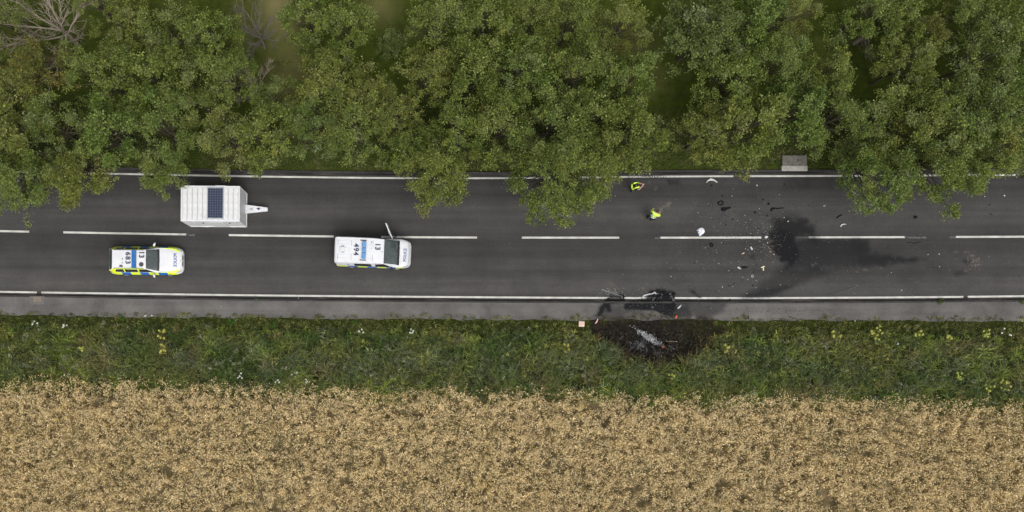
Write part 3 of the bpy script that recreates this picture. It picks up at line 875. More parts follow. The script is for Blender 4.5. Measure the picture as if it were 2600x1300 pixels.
# ------------------------------------------------------------------ near verge: grass and tall weeds
lv = Leaves()
nt_ = 21000
TX, TY = scatter(nt_, -33, 46, -4.2, 2.95)
ti = np.repeat(np.arange(nt_), rng.integers(8, 15, nt_))
X = TX[ti] + rng.normal(0, .06, len(ti)); Y = TY[ti] + rng.normal(0, .06, len(ti))
tuft_k = np.exp(rng.normal(-.08, .45, nt_))[ti]; tuft_h = rng.uniform(.5, 1.6, nt_)[ti]
PXa = X * PPM + NX; PYa = NY - Y * PPM
t = (PYa - c_path_s(PXa)) / (c_wheat(PXa) + 16 - c_path_s(PXa))        # 0 at the path, 1 in the wheat edge
bn = burn_at(PXa, PYa)
inside = (t > -0.015 - 0.16 * (fbm(PXa / 30.0, PYa * 0, 92, 4) - 0.45)) & (t < 1.0 + 0.10 * (rng.random(len(X)) - 0.4))
core = ((PXa - 1655) / 105) ** 2 + ((PYa - 862) / 46) ** 2
gap = vnoise(X / .30, Y / .22, 301) * .6 + .4 * vnoise(X / .75, Y / .5, 303)
inside &= (gap > 0.40 * sstep(.10, .35, t)) | (rng.random(len(X)) < .12)
inside &= rng.random(len(X)) > 0.60 * sstep(.25, .85, bn)
inside &= ~((np.abs(PXa - 1476) < 12) & (np.abs(PYa - 823) < 11))
X, Y, t, bn, PXa, PYa, tuft_k, tuft_h = (a[inside] for a in (X, Y, t, bn, PXa, PYa, tuft_k, tuft_h)); n = len(X)
hgt = (0.09 + 0.55 * sstep(0.04, 0.42, t) * (0.45 + 0.9 * fbm(X / 0.9, Y / 0.7, 95, 3))) * rng.uniform(.7, 1.15, n) * tuft_h
hgt *= 1 - 0.3 * bn
zone = fbm(X / 2.6, Y / 1.3, 97, 4); zone2 = fbm(X / 0.8, Y / 0.5, 99, 3)
c_short = np.array([0.118, 0.118, 0.036]); c_olive = np.array([0.142, 0.150, 0.036]); c_deep = np.array([0.066, 0.098, 0.018]); c_blue = np.array([0.112, 0.136, 0.066]); c_bright = np.array([0.165, 0.205, 0.028]); c_brown = np.array([0.19, 0.145, 0.075])
colr = c_olive + (c_deep - c_olive) * sstep(.42, .6, zone)[:, None]
colr = colr + (c_blue - colr) * (sstep(.50, .62, zone2) * sstep(.25, .45, t) * sstep(.85, .7, t))[:, None]
colr = colr + (c_bright - colr) * (sstep(.60, .70, fbm(X / 1.0, Y / 0.8, 101, 3)) * 0.8)[:, None]
colr = colr + (c_brown - colr) * (sstep(.60, .72, fbm(X / 1.3, Y / 0.6, 103, 3)) * 0.7)[:, None]
colr = colr + (c_short - colr) * sstep(.22, .1, t)[:, None] * 0.7
colr = colr + (np.where(rng.random((n, 1)) < .7, np.array([[0.014, 0.012, 0.010]]), np.array([[0.06, 0.042, 0.025]])) - colr) * np.clip(bn * 1.8, 0, 1)[:, None]
ring = sstep(0.05, 0.3, bn) * sstep(0.8, 0.4, bn)
colr = colr + (np.array([0.11, 0.065, 0.03]) - colr) * (ring * 0.6)[:, None]
colr = colr * rng.uniform(.75, 1.2, (n, 1)) * tuft_k[:, None]
blades(lv, X, Y, np.where(t < .02, .10, verge_z(X, Y) - 0.01), hgt, rng.uniform(.3, 1.1, n), rng.uniform(.014, .030, n), colr * np.array([[1.12, 1.06, 1.04]]))
o = link("verge_grass", lv.mesh("verge_grass", GRASS)); tag(o, "long rough grass on the verge between footpath and wheat", "grass", kind="stuff")

# leafy weeds: many stems with leaves around them
lv = Leaves()
ns = 9000
X, Y = scatter(ns, -33, 46, -4.0, 2.4)
PXa = X * PPM + NX; PYa = NY - Y * PPM
t = (PYa - c_path_s(PXa)) / (c_wheat(PXa) + 10 - c_path_s(PXa)); bn = burn_at(PXa, PYa)
keep = (t > 0.10) & (t < 0.98) & (bn < 0.25) & (fbm(X / 1.1, Y / 0.9, 105, 3) > 0.44) & (rng.random(ns) < 0.35 + 0.65 * sstep(.1, .35, t))
X, Y, t = X[keep], Y[keep], t[keep]; ns = len(X)
H = rng.uniform(.25, .85, ns) * (0.5 + 0.7 * sstep(.15, .4, t)); k = 22
az = rng.uniform(0, 6.28, ns); ln = rng.uniform(0, .35, ns)
u = np.tile(np.linspace(.25, 1, k), (ns, 1))
LX = X[:, None] + np.cos(az)[:, None] * ln[:, None] * u * H[:, None]; LY = Y[:, None] + np.sin(az)[:, None] * ln[:, None] * u * H[:, None]
LZ = verge_z(X, Y)[:, None] + u * H[:, None]
th = rng.uniform(0, 6.28, (ns, k)); rad = (0.05 + 0.10 * (1.15 - u)) * rng.uniform(.6, 1.3, (ns, k))
C = np.stack([LX + np.cos(th) * rad, LY + np.sin(th) * rad, LZ], -1).reshape(-1, 3)
D = np.stack([np.cos(th), np.sin(th), rng.uniform(-.4, .5, (ns, k))], -1).reshape(-1, 3)
zone = fbm(X / 1.8, Y / 1.2, 107, 3); n = ns * k
wtab = np.array([[0.13, 0.165, 0.040], [0.095, 0.13, 0.050], [0.165, 0.185, 0.115], [0.085, 0.115, 0.026], [0.19, 0.205, 0.05]])
ci = np.clip(((zone - 0.25) * 10).astype(int), 0, 4)
colr = np.repeat(wtab[ci] * np.array([[.95, .88, .9]]) * np.exp(rng.normal(0, .36, (ns, 1))), k, axis=0) * rng.uniform(.7, 1.3, (n, 1))
lv.add(C, D, rand_dirs(n, 1.3), rng.uniform(.06, .14, n), rng.uniform(.025, .06, n), colr)
o = link("weeds", lv.mesh("weeds", LEAF)); tag(o, "tangled leafy weeds and thistles growing through the verge", "weeds", kind="stuff")

# ------------------------------------------------------------------ wheat
lv = Leaves()
nt_ = 33000
TX, TY = scatter(nt_, -31.5, 44.5, -13.2, -1.2)
ti = np.repeat(np.arange(nt_), rng.integers(4, 9, nt_))
tuft_h = rng.normal(0, .07, nt_)[ti]; tuft_c = np.exp(rng.normal(-.02, .13, nt_))[ti]
X = TX[ti] + rng.normal(0, .042, len(ti)); Y = TY[ti] + rng.normal(0, .042, len(ti))
PXa = X * PPM + NX; PYa = NY - Y * PPM
north = c_wheat(PXa)
hole = fbm(X / 0.9, Y / 0.55, 121, 2)
hole2 = fbm(X / 4.0, Y / 3.0, 123, 3)
thr = 0.185 + 0.085 * sstep(.45, .65, hole2) * sstep(1000, 1900, PXa) + 0.05 * sstep(60, 0, PYa - north)
keep = (PYa > north + rng.normal(0, 7, len(X))) & (hole > thr) & (vnoise(X / .16, Y / .16, 305) > 0.13)
X, Y, PYa, north, tuft_h, tuft_c = (a_[keep] for a_ in (X, Y, PYa, north, tuft_h, tuft_c)); n = len(X)
clump = fbm(X / 0.17, Y / 0.17, 125, 2)
Hh = 0.72 + 0.10 * (fbm(X / 1.5, Y / 1.5, 127, 3) - 0.5) + tuft_h + rng.normal(0, .025, n)
flow = fbm(X / 1.2, Y / 1.2, 129, 3) * 12.0
az = flow + rng.normal(0, 0.9, n)
d = np.stack([np.cos(az), np.sin(az), np.zeros(n)], 1); s = np.stack([-np.sin(az), np.cos(az), np.zeros(n)], 1); up = np.array([[0, 0, 1.0]])
ln = rng.uniform(.03, .20, n)[:, None]
B = np.stack([X, Y, np.zeros(n) - 0.03], 1); T = B + up * Hh[:, None] + d * ln
tone = fbm(X / 2.3, Y / 1.8, 131, 4)
w_tab = np.array([[0.745, 0.565, 0.34], [0.66, 0.495, 0.275], [0.785, 0.63, 0.42], [0.59, 0.45, 0.27], [0.70, 0.525, 0.265]])
ci = np.clip((tone * 6 - 1.0 + rng.normal(0, 1.1, n)).astype(int), 0, 4)
wc = w_tab[ci] * rng.uniform(.8, 1.12, (n, 1)) * tuft_c[:, None]
gr = rng.random(n) < 0.05 + 0.22 * (fbm(X / .8, Y / .6, 133, 3) > 0.62)
wc[gr] = np.array([0.10, 0.105, 0.035]) * rng.uniform(.7, 1.3, (gr.sum(), 1))
w = 0.006
lv.add_quads(np.stack([B - s * w, B + s * w, T + s * w * .7, T - s * w * .7], 1), wc * np.array([[.85, .82, .72]]))
tilt = rng.uniform(.35, 1.0, n)[:, None]
ed = unit(d * tilt + up * (0.9 - tilt)); EL = rng.uniform(.09, .135, n); EW_ = rng.uniform(.030, .046, n)
lv.add(T + ed * EL[:, None] * .5, ed, unit(np.cross(ed, s)), EL, EW_, wc)
h_ = rng.random(n) < .5
lv.add((T + ed * EL[:, None] * .5)[h_], ed[h_], s[h_], EL[h_], EW_[h_] * .9, wc[h_] * .92)
m1 = rng.random(n) < 0.9
nn = m1.sum(); a2 = rng.uniform(0, 6.28, nn); d2 = np.stack([np.cos(a2), np.sin(a2), rng.uniform(-.7, .25, nn)], 1)
hz = rng.uniform(.45, .95, nn)[:, None]
Lb = rng.uniform(.16, .32, nn)
lv.add(B[m1] + (T[m1] - B[m1]) * hz + unit(d2) * Lb[:, None] * .5, d2, rand_dirs(nn, 1.4), Lb, rng.uniform(.012, .022, nn), wc[m1] * np.array([[.92, .88, .78]]))
o = link("wheat", lv.mesh("wheat", STRAW)); tag(o, "ripe golden wheat filling the field below the verge", "wheat", kind="stuff")

# green weeds standing in the wheat gaps
lv = Leaves()
X, Y = scatter(26000, -31, 44, -12.5, -2.0)
PXa = X * PPM + NX; PYa = NY - Y * PPM
hole = fbm(X / 0.9, Y / 0.55, 121, 2)
keep = (PYa > c_wheat(PXa)) & ((hole < 0.215) | (fbm(X / 1.1, Y / .7, 141, 3) > 0.66))
X, Y = X[keep], Y[keep]; n = len(X)
colr = pick_colors(n, [(0.05, 0.062, 0.022), (0.075, 0.08, 0.03), (0.10, 0.09, 0.05), (0.045, 0.05, 0.03)], (3, 3, 2, 2)) * rng.uniform(.6, 1.2, (n, 1))
blades(lv, X, Y, np.zeros(n), rng.uniform(.2, .6, n), rng.uniform(.3, 1.1, n), rng.uniform(.012, .03, n), colr)
o = link("field_weeds", lv.mesh("field_weeds", GRASS)); tag(o, "dark weeds showing through thin places in the wheat", "weeds", kind="stuff")

# ------------------------------------------------------------------ single plants on the verge
def plant(px, py, rad, H, cols, label, name, n=160, flowers=None, leaf=0.07, z0=0.07, cat="plant", group="single plants on the verge"):
    x, y = G(px, py, H * 0.7)
    if z0 < 0.06 and cat == "plant": x, y = G(px, py)
    t = empty(name, (x, y, z0)); tag(t, label, cat, group)
    st = Tubes(); lv = Leaves()
    k = max(5, int(rad * 22)); tips = []
    for i in range(k):
        a = rng.uniform(0, 6.28); r = rad * math.sqrt(rng.random()) * .9
        tip = np.array([r * math.cos(a), r * math.sin(a), H * rng.uniform(.75, 1.05)]); tips.append(tip)
        st.add([(0.02 * math.cos(a), 0.02 * math.sin(a), -0.05), tip * np.array([.45, .45, .6]), tip], [.008, .006, .003], 4)
    tips = np.array(tips)
    ti = rng.integers(0, k, n); u = rng.uniform(.35, 1.05, (n, 1))
    C = tips[ti] * u + rng.normal(size=(n, 3)) * np.array([[.05, .05, .04]])
    C[:, 2] = np.clip(C[:, 2], 0.02, None)
    colr = pick_colors(n, cols, [1] * len(cols)) * rng.uniform(.75, 1.25, (n, 1))
    lv.add(C, rand_dirs(n), rand_dirs(n, 1.5), rng.uniform(.6, 1.3, n) * leaf, rng.uniform(.6, 1.2, n) * leaf * .6, colr)
    link("stems", st.mesh("stems", BARK if flowers is None else STEM), t)
    link("foliage", lv.mesh("foliage", LEAF), t)
    if flowers:
        fc, fr, fk = flowers
        fl = Leaves()
        for tip in tips[:fk]:
            q = 14; a = rng.uniform(0, 6.28, q); r = fr * np.sqrt(rng.random(q))
            C = np.stack([np.cos(a) * r, np.sin(a) * r, 0.03 + 0.02 * rng.random(q)], 1)
            one = Leaves() if fk < 10 else fl
            one.add(C + tip, rand_dirs(q) * np.array([[1, 1, .1]]), np.tile([[0, 0, 1.0]], (q, 1)), np.full(q, fr * .9), np.full(q, fr * .7), np.tile([fc], (q, 1)) * rng.uniform(.8, 1.1, (q, 1)))
            if fk < 10: link("flower_head", one.mesh("flower_head", GRASS), t)
        if fk >= 10: link("flower_heads", fl.mesh("flower_heads", GRASS), t)["kind"] = "stuff"
    return t
STEM = plain("green_stem", (0.07, 0.09, 0.03), 0.7)
YEL = [(0.30, 0.30, 0.06), (0.36, 0.35, 0.08), (0.17, 0.19, 0.04)]
YF = ((0.46, 0.45, 0.10), 0.07, 30)
for px, py, r_, lab in (
    (413, 848, .42, "tall yellow-green flowering plant on the verge below the police car"), (412, 886, .34, "yellow-green plant just below the tall one under the police car"),
    (215, 884, .3, "yellow-green plant on the left verge"), (2118, 850, .36, "yellow plant on the right verge, left of the largest yellow one"),
    (2224, 845, .52, "largest yellow flowering plant on the right verge"), (2330, 850, .3, "yellow plant below the dry stalks on the right verge"),
    (2410, 852, .28, "faint yellow plant between the dry stalks and the white flowers"), (2502, 848, .34, "yellow plant left of the white flower heads at far right"),
    (1838, 885, .34, "pale yellow plant right of the burnt patch"), (2432, 955, .34, "yellow plant low on the right verge"),
    (2505, 985, .36, "yellow plant at the wheat edge, left of the pair"), (2545, 978, .42, "yellow plant at the wheat edge, right of the pair"),
    (1438, 882, .3, "pale yellow plant in mid verge left of the burnt patch"), (1700, 955, .28, "yellow plant at the wheat edge below the burnt patch")):
    plant(px, py, r_, .7, YEL, lab, "yellow_flowered_plant", int(380 * r_ / .4), YF, .06)
BR = [(0.075, 0.16, 0.016), (0.10, 0.19, 0.025), (0.06, 0.12, 0.012)]
for px, py, r_, lab in ((586, 816, .30, "bright green round weed beside the footpath below the trailer"), (695, 825, .26, "bright green weed right of the roundest one by the footpath"),
    (312, 808, .2, "small bright green weed at the footpath edge below the police car"), (899, 818, .3, "bright green weed on the verge below the van's rear")):
    plant(px, py, r_, .22, BR, lab, "green_weed", 170, None, .075)
WF = ((0.70, 0.71, 0.64), 0.055, 4)
for px, py, r_, lab in ((96, 826, .35, "white umbel flowers on the verge at far left"), (168, 828, .22, "pale green-white flowers right of the far-left white umbels"),
    (1046, 837, .28, "cream flower cluster on the verge below the van's front"), (918, 840, .25, "cream flowers left of the cluster below the van"),
    (611, 955, .25, "trio of white flowers near the wheat edge at left"), (748, 950, .25, "white flowers at the wheat edge right of the trio"),
    (706, 970, .22, "white flowers in the wheat edge between the trio and the next pair"), (777, 966, .2, "single white flower head at the wheat edge below the trailer's drawbar"),
    (2550, 846, .4, "row of white umbel flowers on the verge at far right"), (805, 381, .2, "white flowers in the grass above the kerb right of the trailer")):
    plant(px, py, r_, .62, [(0.06, 0.09, 0.02), (0.08, 0.11, 0.03)], lab, "white_flowered_plant", 90, WF, .07)
plant(2328, 828, .3, .55, [(0.34, 0.27, 0.14), (0.26, 0.22, 0.09)], "dry straw-coloured stalks at the footpath edge on the right verge", "dry_plant", 120, None, .06)
plant(652, 757, .10, .14, BR, "small green weed in the gutter below the trailer", "gutter_weed", 40, None, .06, 0.01)
plant(2385, 767, .26, .2, [(0.08, 0.11, 0.02), (0.06, 0.09, 0.015)], "grass tuft sprouting over the kerb at right", "gutter_weed", 130, None, .08, 0.05)
plant(2590, 768, .2, .2, [(0.07, 0.10, 0.02), (0.06, 0.09, 0.015)], "grass tuft over the kerb at the right picture edge", "gutter_weed", 80, None, .08, 0.05)

# ------------------------------------------------------------------ vehicles
WHITE = plain("white_paint", (0.60, 0.61, 0.63), 0.4, 0, 0.06, 2.5, 0.3, 0.0)
YELLOW = plain("fluorescent_yellow", (0.66, 0.80, 0.03), 0.4, 0, 0.06)
BLUE = plain("livery_blue", (0.015, 0.12, 0.48), 0.35, 0, 0.1)
LIGHTBLUE = plain("light_bar_blue", (0.02, 0.13, 0.38), 0.18, 0, 0.3, 14, 0.6)
PALEBLUE = plain("light_bar_pale_blue", (0.10, 0.24, 0.48), 0.18, 0, 0.3, 14, 0.6)
GLASS = plain("vehicle_glass", (0.045, 0.058, 0.055), 0.06, 0, 0.35, 5, 0.8)  # grey of the sky's reflection partly put into the base colour
DARKGLASS = plain("tinted_glass", (0.012, 0.013, 0.014), 0.08, 0, 0.2, 5, 0.5)
BLACK = plain("black_trim", (0.012, 0.012, 0.014), 0.5)
NAVY = plain("navy_lettering", (0.012, 0.016, 0.06), 0.5, 0, 0.05)
TEXTBLUE = plain("blue_lettering", (0.03, 0.07, 0.26), 0.5, 0, 0.05)
TYRE = plain("tyre_rubber", (0.012, 0.012, 0.012), 0.85)
ALLOY = plain("alloy", (0.35, 0.36, 0.37), 0.35, 0.8)
REDLAMP = plain("red_lamp", (0.30, 0.012, 0.012), 0.2)
LAMP = plain("lamp_glass", (0.45, 0.47, 0.5), 0.1)
OFFWHITE = plain("off_white_panel", (0.56, 0.57, 0.57), 0.5, 0, 0.06, 3)
SEAM = plain("panel_seam", (0.13, 0.14, 0.15), 0.6)
GREYTRIM = plain("grey_trim", (0.30, 0.31, 0.33), 0.5)

def hermite(xs, Y, x):
    """smooth monotone interpolation of Y (n, ...) at x"""
    xs = np.asarray(xs, float); Y = np.asarray(Y, float); x = np.clip(np.asarray(x, float), xs[0], xs[-1])
    h = np.diff(xs); sh = (len(h),) + (1,) * (Y.ndim - 1)
    dl = np.diff(Y, axis=0) / h.reshape(sh)
    m = np.zeros_like(Y); m[0] = dl[0]; m[-1] = dl[-1]
    a, b = dl[:-1], dl[1:]
    with np.errstate(divide='ignore', invalid='ignore'):
        hm = np.where(a * b > 0, 2 * a * b / (a + b + 1e-12), 0)
    m[1:-1] = hm
    i = np.clip(np.searchsorted(xs, x) - 1, 0, len(h) - 1)
    t = (x - xs[i]) / h[i]; ts = t.reshape(t.shape + (1,) * (Y.ndim - 1)); hh = h[i].reshape(ts.shape)
    return (2 * ts ** 3 - 3 * ts ** 2 + 1) * Y[i] + (ts ** 3 - 2 * ts ** 2 + ts) * hh * m[i] + (-2 * ts ** 3 + 3 * ts ** 2) * Y[i + 1] + (ts ** 3 - ts ** 2) * hh * m[i + 1]

class Shell:
    """a vehicle body: half cross-sections (y, z) at stations along x, smooth both ways"""
    def __init__(s, st):
        st = sorted(st, key=lambda q: q[0])
        s.xs = np.array([q[0] for q in st]); s.C = np.array([q[1] for q in st], float); s.K = s.C.shape[1]
    def pt(s, x, v):
        x = np.asarray(x, float); v = np.asarray(v, float)
        x, v = np.broadcast_arrays(x, v); sh = x.shape; x = x.ravel(); v = np.clip(v.ravel(), 0, s.K - 1)
        P = hermite(s.xs, s.C, x)                       # (n, K, 2)
        P = np.concatenate([P[:, :1], P, P[:, -1:]], 1)
        # past the centreline the section mirrors
        P[:, -1, 0] = -P[:, -3, 0]; P[:, -1, 1] = P[:, -3, 1]
        i = np.clip(np.floor(v).astype(int), 0, s.K - 2); t = (v - i)[:, None]; n = np.arange(len(x))
        p0, p1, p2, p3 = P[n, i], P[n, i + 1], P[n, i + 2], P[n, i + 3]
        k = 0.35
        m1 = (p2 - p0) * k; m2 = (p3 - p1) * k
        q = (2 * t ** 3 - 3 * t ** 2 + 1) * p1 + (t ** 3 - 2 * t ** 2 + t) * m1 + (-2 * t ** 3 + 3 * t ** 2) * p2 + (t ** 3 - t ** 2) * m2
        return np.stack([x, q[:, 0], q[:, 1]], 1).reshape(sh + (3,))
    def body(s, name, mat, parent, nx=70, nv=7):
        x = np.unique(np.concatenate([np.linspace(s.xs[0], s.xs[-1], nx), s.xs]))
        v = np.linspace(0, s.K - 1, (s.K - 1) * nv + 1)
        A = s.pt(x[:, None], v[None, :]); Bm = A[:, ::-1][:, 1:].copy(); Bm[..., 1] *= -1
        Gd = np.concatenate([A, Bm], 1); n, m = Gd.shape[:2]
        bm = bmesh.new(); vs = [[bm.verts.new(Gd[i, j]) for j in range(m)] for i in range(n)]
        for i in range(n - 1):
            for j in range(m - 1): bm.faces.new((vs[i][j], vs[i + 1][j], vs[i + 1][j + 1], vs[i][j + 1]))
            bm.faces.new((vs[i][m - 1], vs[i + 1][m - 1], vs[i + 1][0], vs[i][0]))
        bm.faces.new(vs[0]); bm.faces.new(vs[-1])
        return link(name, bm_mesh(name, bm, mat, True), parent)
    def normal(s, x, v):
        e = 1e-3
        dx = s.pt(x + e, v) - s.pt(x - e, v); dv = s.pt(x, np.minimum(v + e, s.K - 1)) - s.pt(x, v - e)
        n = np.cross(dx, dv); n /= np.linalg.norm(n, axis=-1, keepdims=True) + 1e-12
        return n
    def patch(s, name, mat, parent, quad, side=1, off=0.004, nx=8, nv=6, both=False):
        """panel following the shell between four (x, v) corners; both = across the centreline"""
        a, b, c, d = [np.array(q, float) for q in quad]
        u = np.linspace(0, 1, nx)[:, None, None]; w = np.linspace(0, 1, nv)[None, :, None]
        Q = (a * (1 - u) + b * u) * (1 - w) + (d * (1 - u) + c * u) * w
        X, Vv = Q[..., 0], Q[..., 1]
        P = s.pt(X, Vv); N = s.normal(X, Vv)
        if N[..., 1].mean() * 1.0 + N[..., 2].mean() < 0: N = -N
        P = P + N * off
        if both:
            M = P[:, ::-1].copy(); M[..., 1] *= -1
            P = np.concatenate([P, M[:, 1:]], 1)
        elif side < 0: P = P.copy(); P[..., 1] *= -1
        n, m = P.shape[:2]
        i = np.arange(n - 1)[:, None] * m; j = np.arange(m - 1)[None, :]
        F = np.stack([i + j, i + j + 1, i + m + j + 1, i + m + j], -1).reshape(-1, 4)
        return link(name, np_mesh(name, P.reshape(-1, 3), F, mat, smooth=True), parent)
    def top(s, x, y):
        v = np.linspace(3.2, s.K - 1, 60); A = s.pt(np.full(60, x), v)
        o = np.argsort(A[:, 1]); return float(np.interp(abs(y), A[o, 1], A[o, 2]))

def lettering(body, txt, size, mat, name, parent, loc, rz, mirror=False, zf=None, bold=0.012, spacing=1.0):
    cu = bpy.data.curves.new("lettering", 'FONT'); cu.body = body; cu.size = size; cu.align_x = 'CENTER'; cu.align_y = 'CENTER'
    cu.offset = bold * size; cu.extrude = 0.0015; cu.space_character = spacing
    o = bpy.data.objects.new("lettering", cu); col.objects.link(o)
    bpy.context.view_layer.update()
    me = bpy.data.meshes.new_from_object(o.evaluated_get(bpy.context.evaluated_depsgraph_get()))
    bpy.data.objects.remove(o); bpy.data.curves.remove(cu)
    M = Matrix.Translation(loc) @ Matrix.Rotation(rz, 4, 'Z') @ Matrix.Diagonal((1, -1 if mirror else 1, 1, 1))
    me.transform(M)
    if zf:
        for v in me.vertices: v.co.z += zf(v.co.x, v.co.y)
    me.materials.clear(); me.materials.append(mat); me.name = name
    return link(name, me, parent)

def wheel(parent, x, y, r, w):
    bm = bmesh.new()
    bmesh.ops.create_cone(bm, cap_ends=True, segments=28, radius1=r, radius2=r, depth=w)
    bmesh.ops.bevel(bm, geom=[e for e in bm.edges if abs(e.verts[0].co.z - e.verts[1].co.z) < 1e-5 and e.is_manifold], offset=0.03, segments=2, affect='EDGES')
    bmesh.ops.rotate(bm, cent=(0, 0, 0), matrix=Matrix.Rotation(R(90), 3, 'X'), verts=bm.verts)
    bmesh.ops.translate(bm, vec=(x, y, r), verts=bm.verts)
    wt = link("wheel", bm_mesh("wheel", bm, TYRE, True), parent)
    bm = bmesh.new(); sy = 1 if y > 0 else -1
    bmesh.ops.create_cone(bm, cap_ends=True, segments=20, radius1=r * .66, radius2=r * .60, depth=0.03)
    bmesh.ops.rotate(bm, cent=(0, 0, 0), matrix=Matrix.Rotation(R(-90 * sy), 3, 'X'), verts=bm.verts)
    bmesh.ops.translate(bm, vec=(x, y + sy * (w / 2 + 0.004), r), verts=bm.verts)
    link("rim", bm_mesh("rim", bm, ALLOY), wt)

def wheel_arch(parent, x, y, r):
    bm = bmesh.new(); sy = 1 if y > 0 else -1
    bmesh.ops.create_cone(bm, cap_ends=True, segments=28, radius1=r, radius2=r, depth=0.05)
    bmesh.ops.rotate(bm, cent=(0, 0, 0), matrix=Matrix.Rotation(R(90), 3, 'X'), verts=bm.verts)
    bmesh.ops.translate(bm, vec=(x, y, r - 0.04), verts=bm.verts)
    link("wheel_arch", bm_mesh("wheel_arch", bm, BLACK), parent)  # black disc painted for the shade of the wheel well, no arch is cut

def mirror_part(parent, p, q, r, mat):
    """door mirror: rounded shell on a short arm"""
    bm = bmesh.new()
    bmesh.ops.create_uvsphere(bm, u_segments=14, v_segments=10, radius=1)
    bmesh.ops.scale(bm, vec=(0.075, 0.145, 0.085), verts=bm.verts)
    bmesh.ops.rotate(bm, cent=(0, 0, 0), matrix=Matrix.Rotation(r, 3, 'Z'), verts=bm.verts)
    bmesh.ops.translate(bm, vec=q, verts=bm.verts)
    mo = link("door_mirror", bm_mesh("door_mirror", bm, mat, True), parent)
    tb = Tubes(); tb.add([p, q], [0.03, 0.025], 6); link("mirror_arm", tb.mesh("mirror_arm", BLACK), mo)

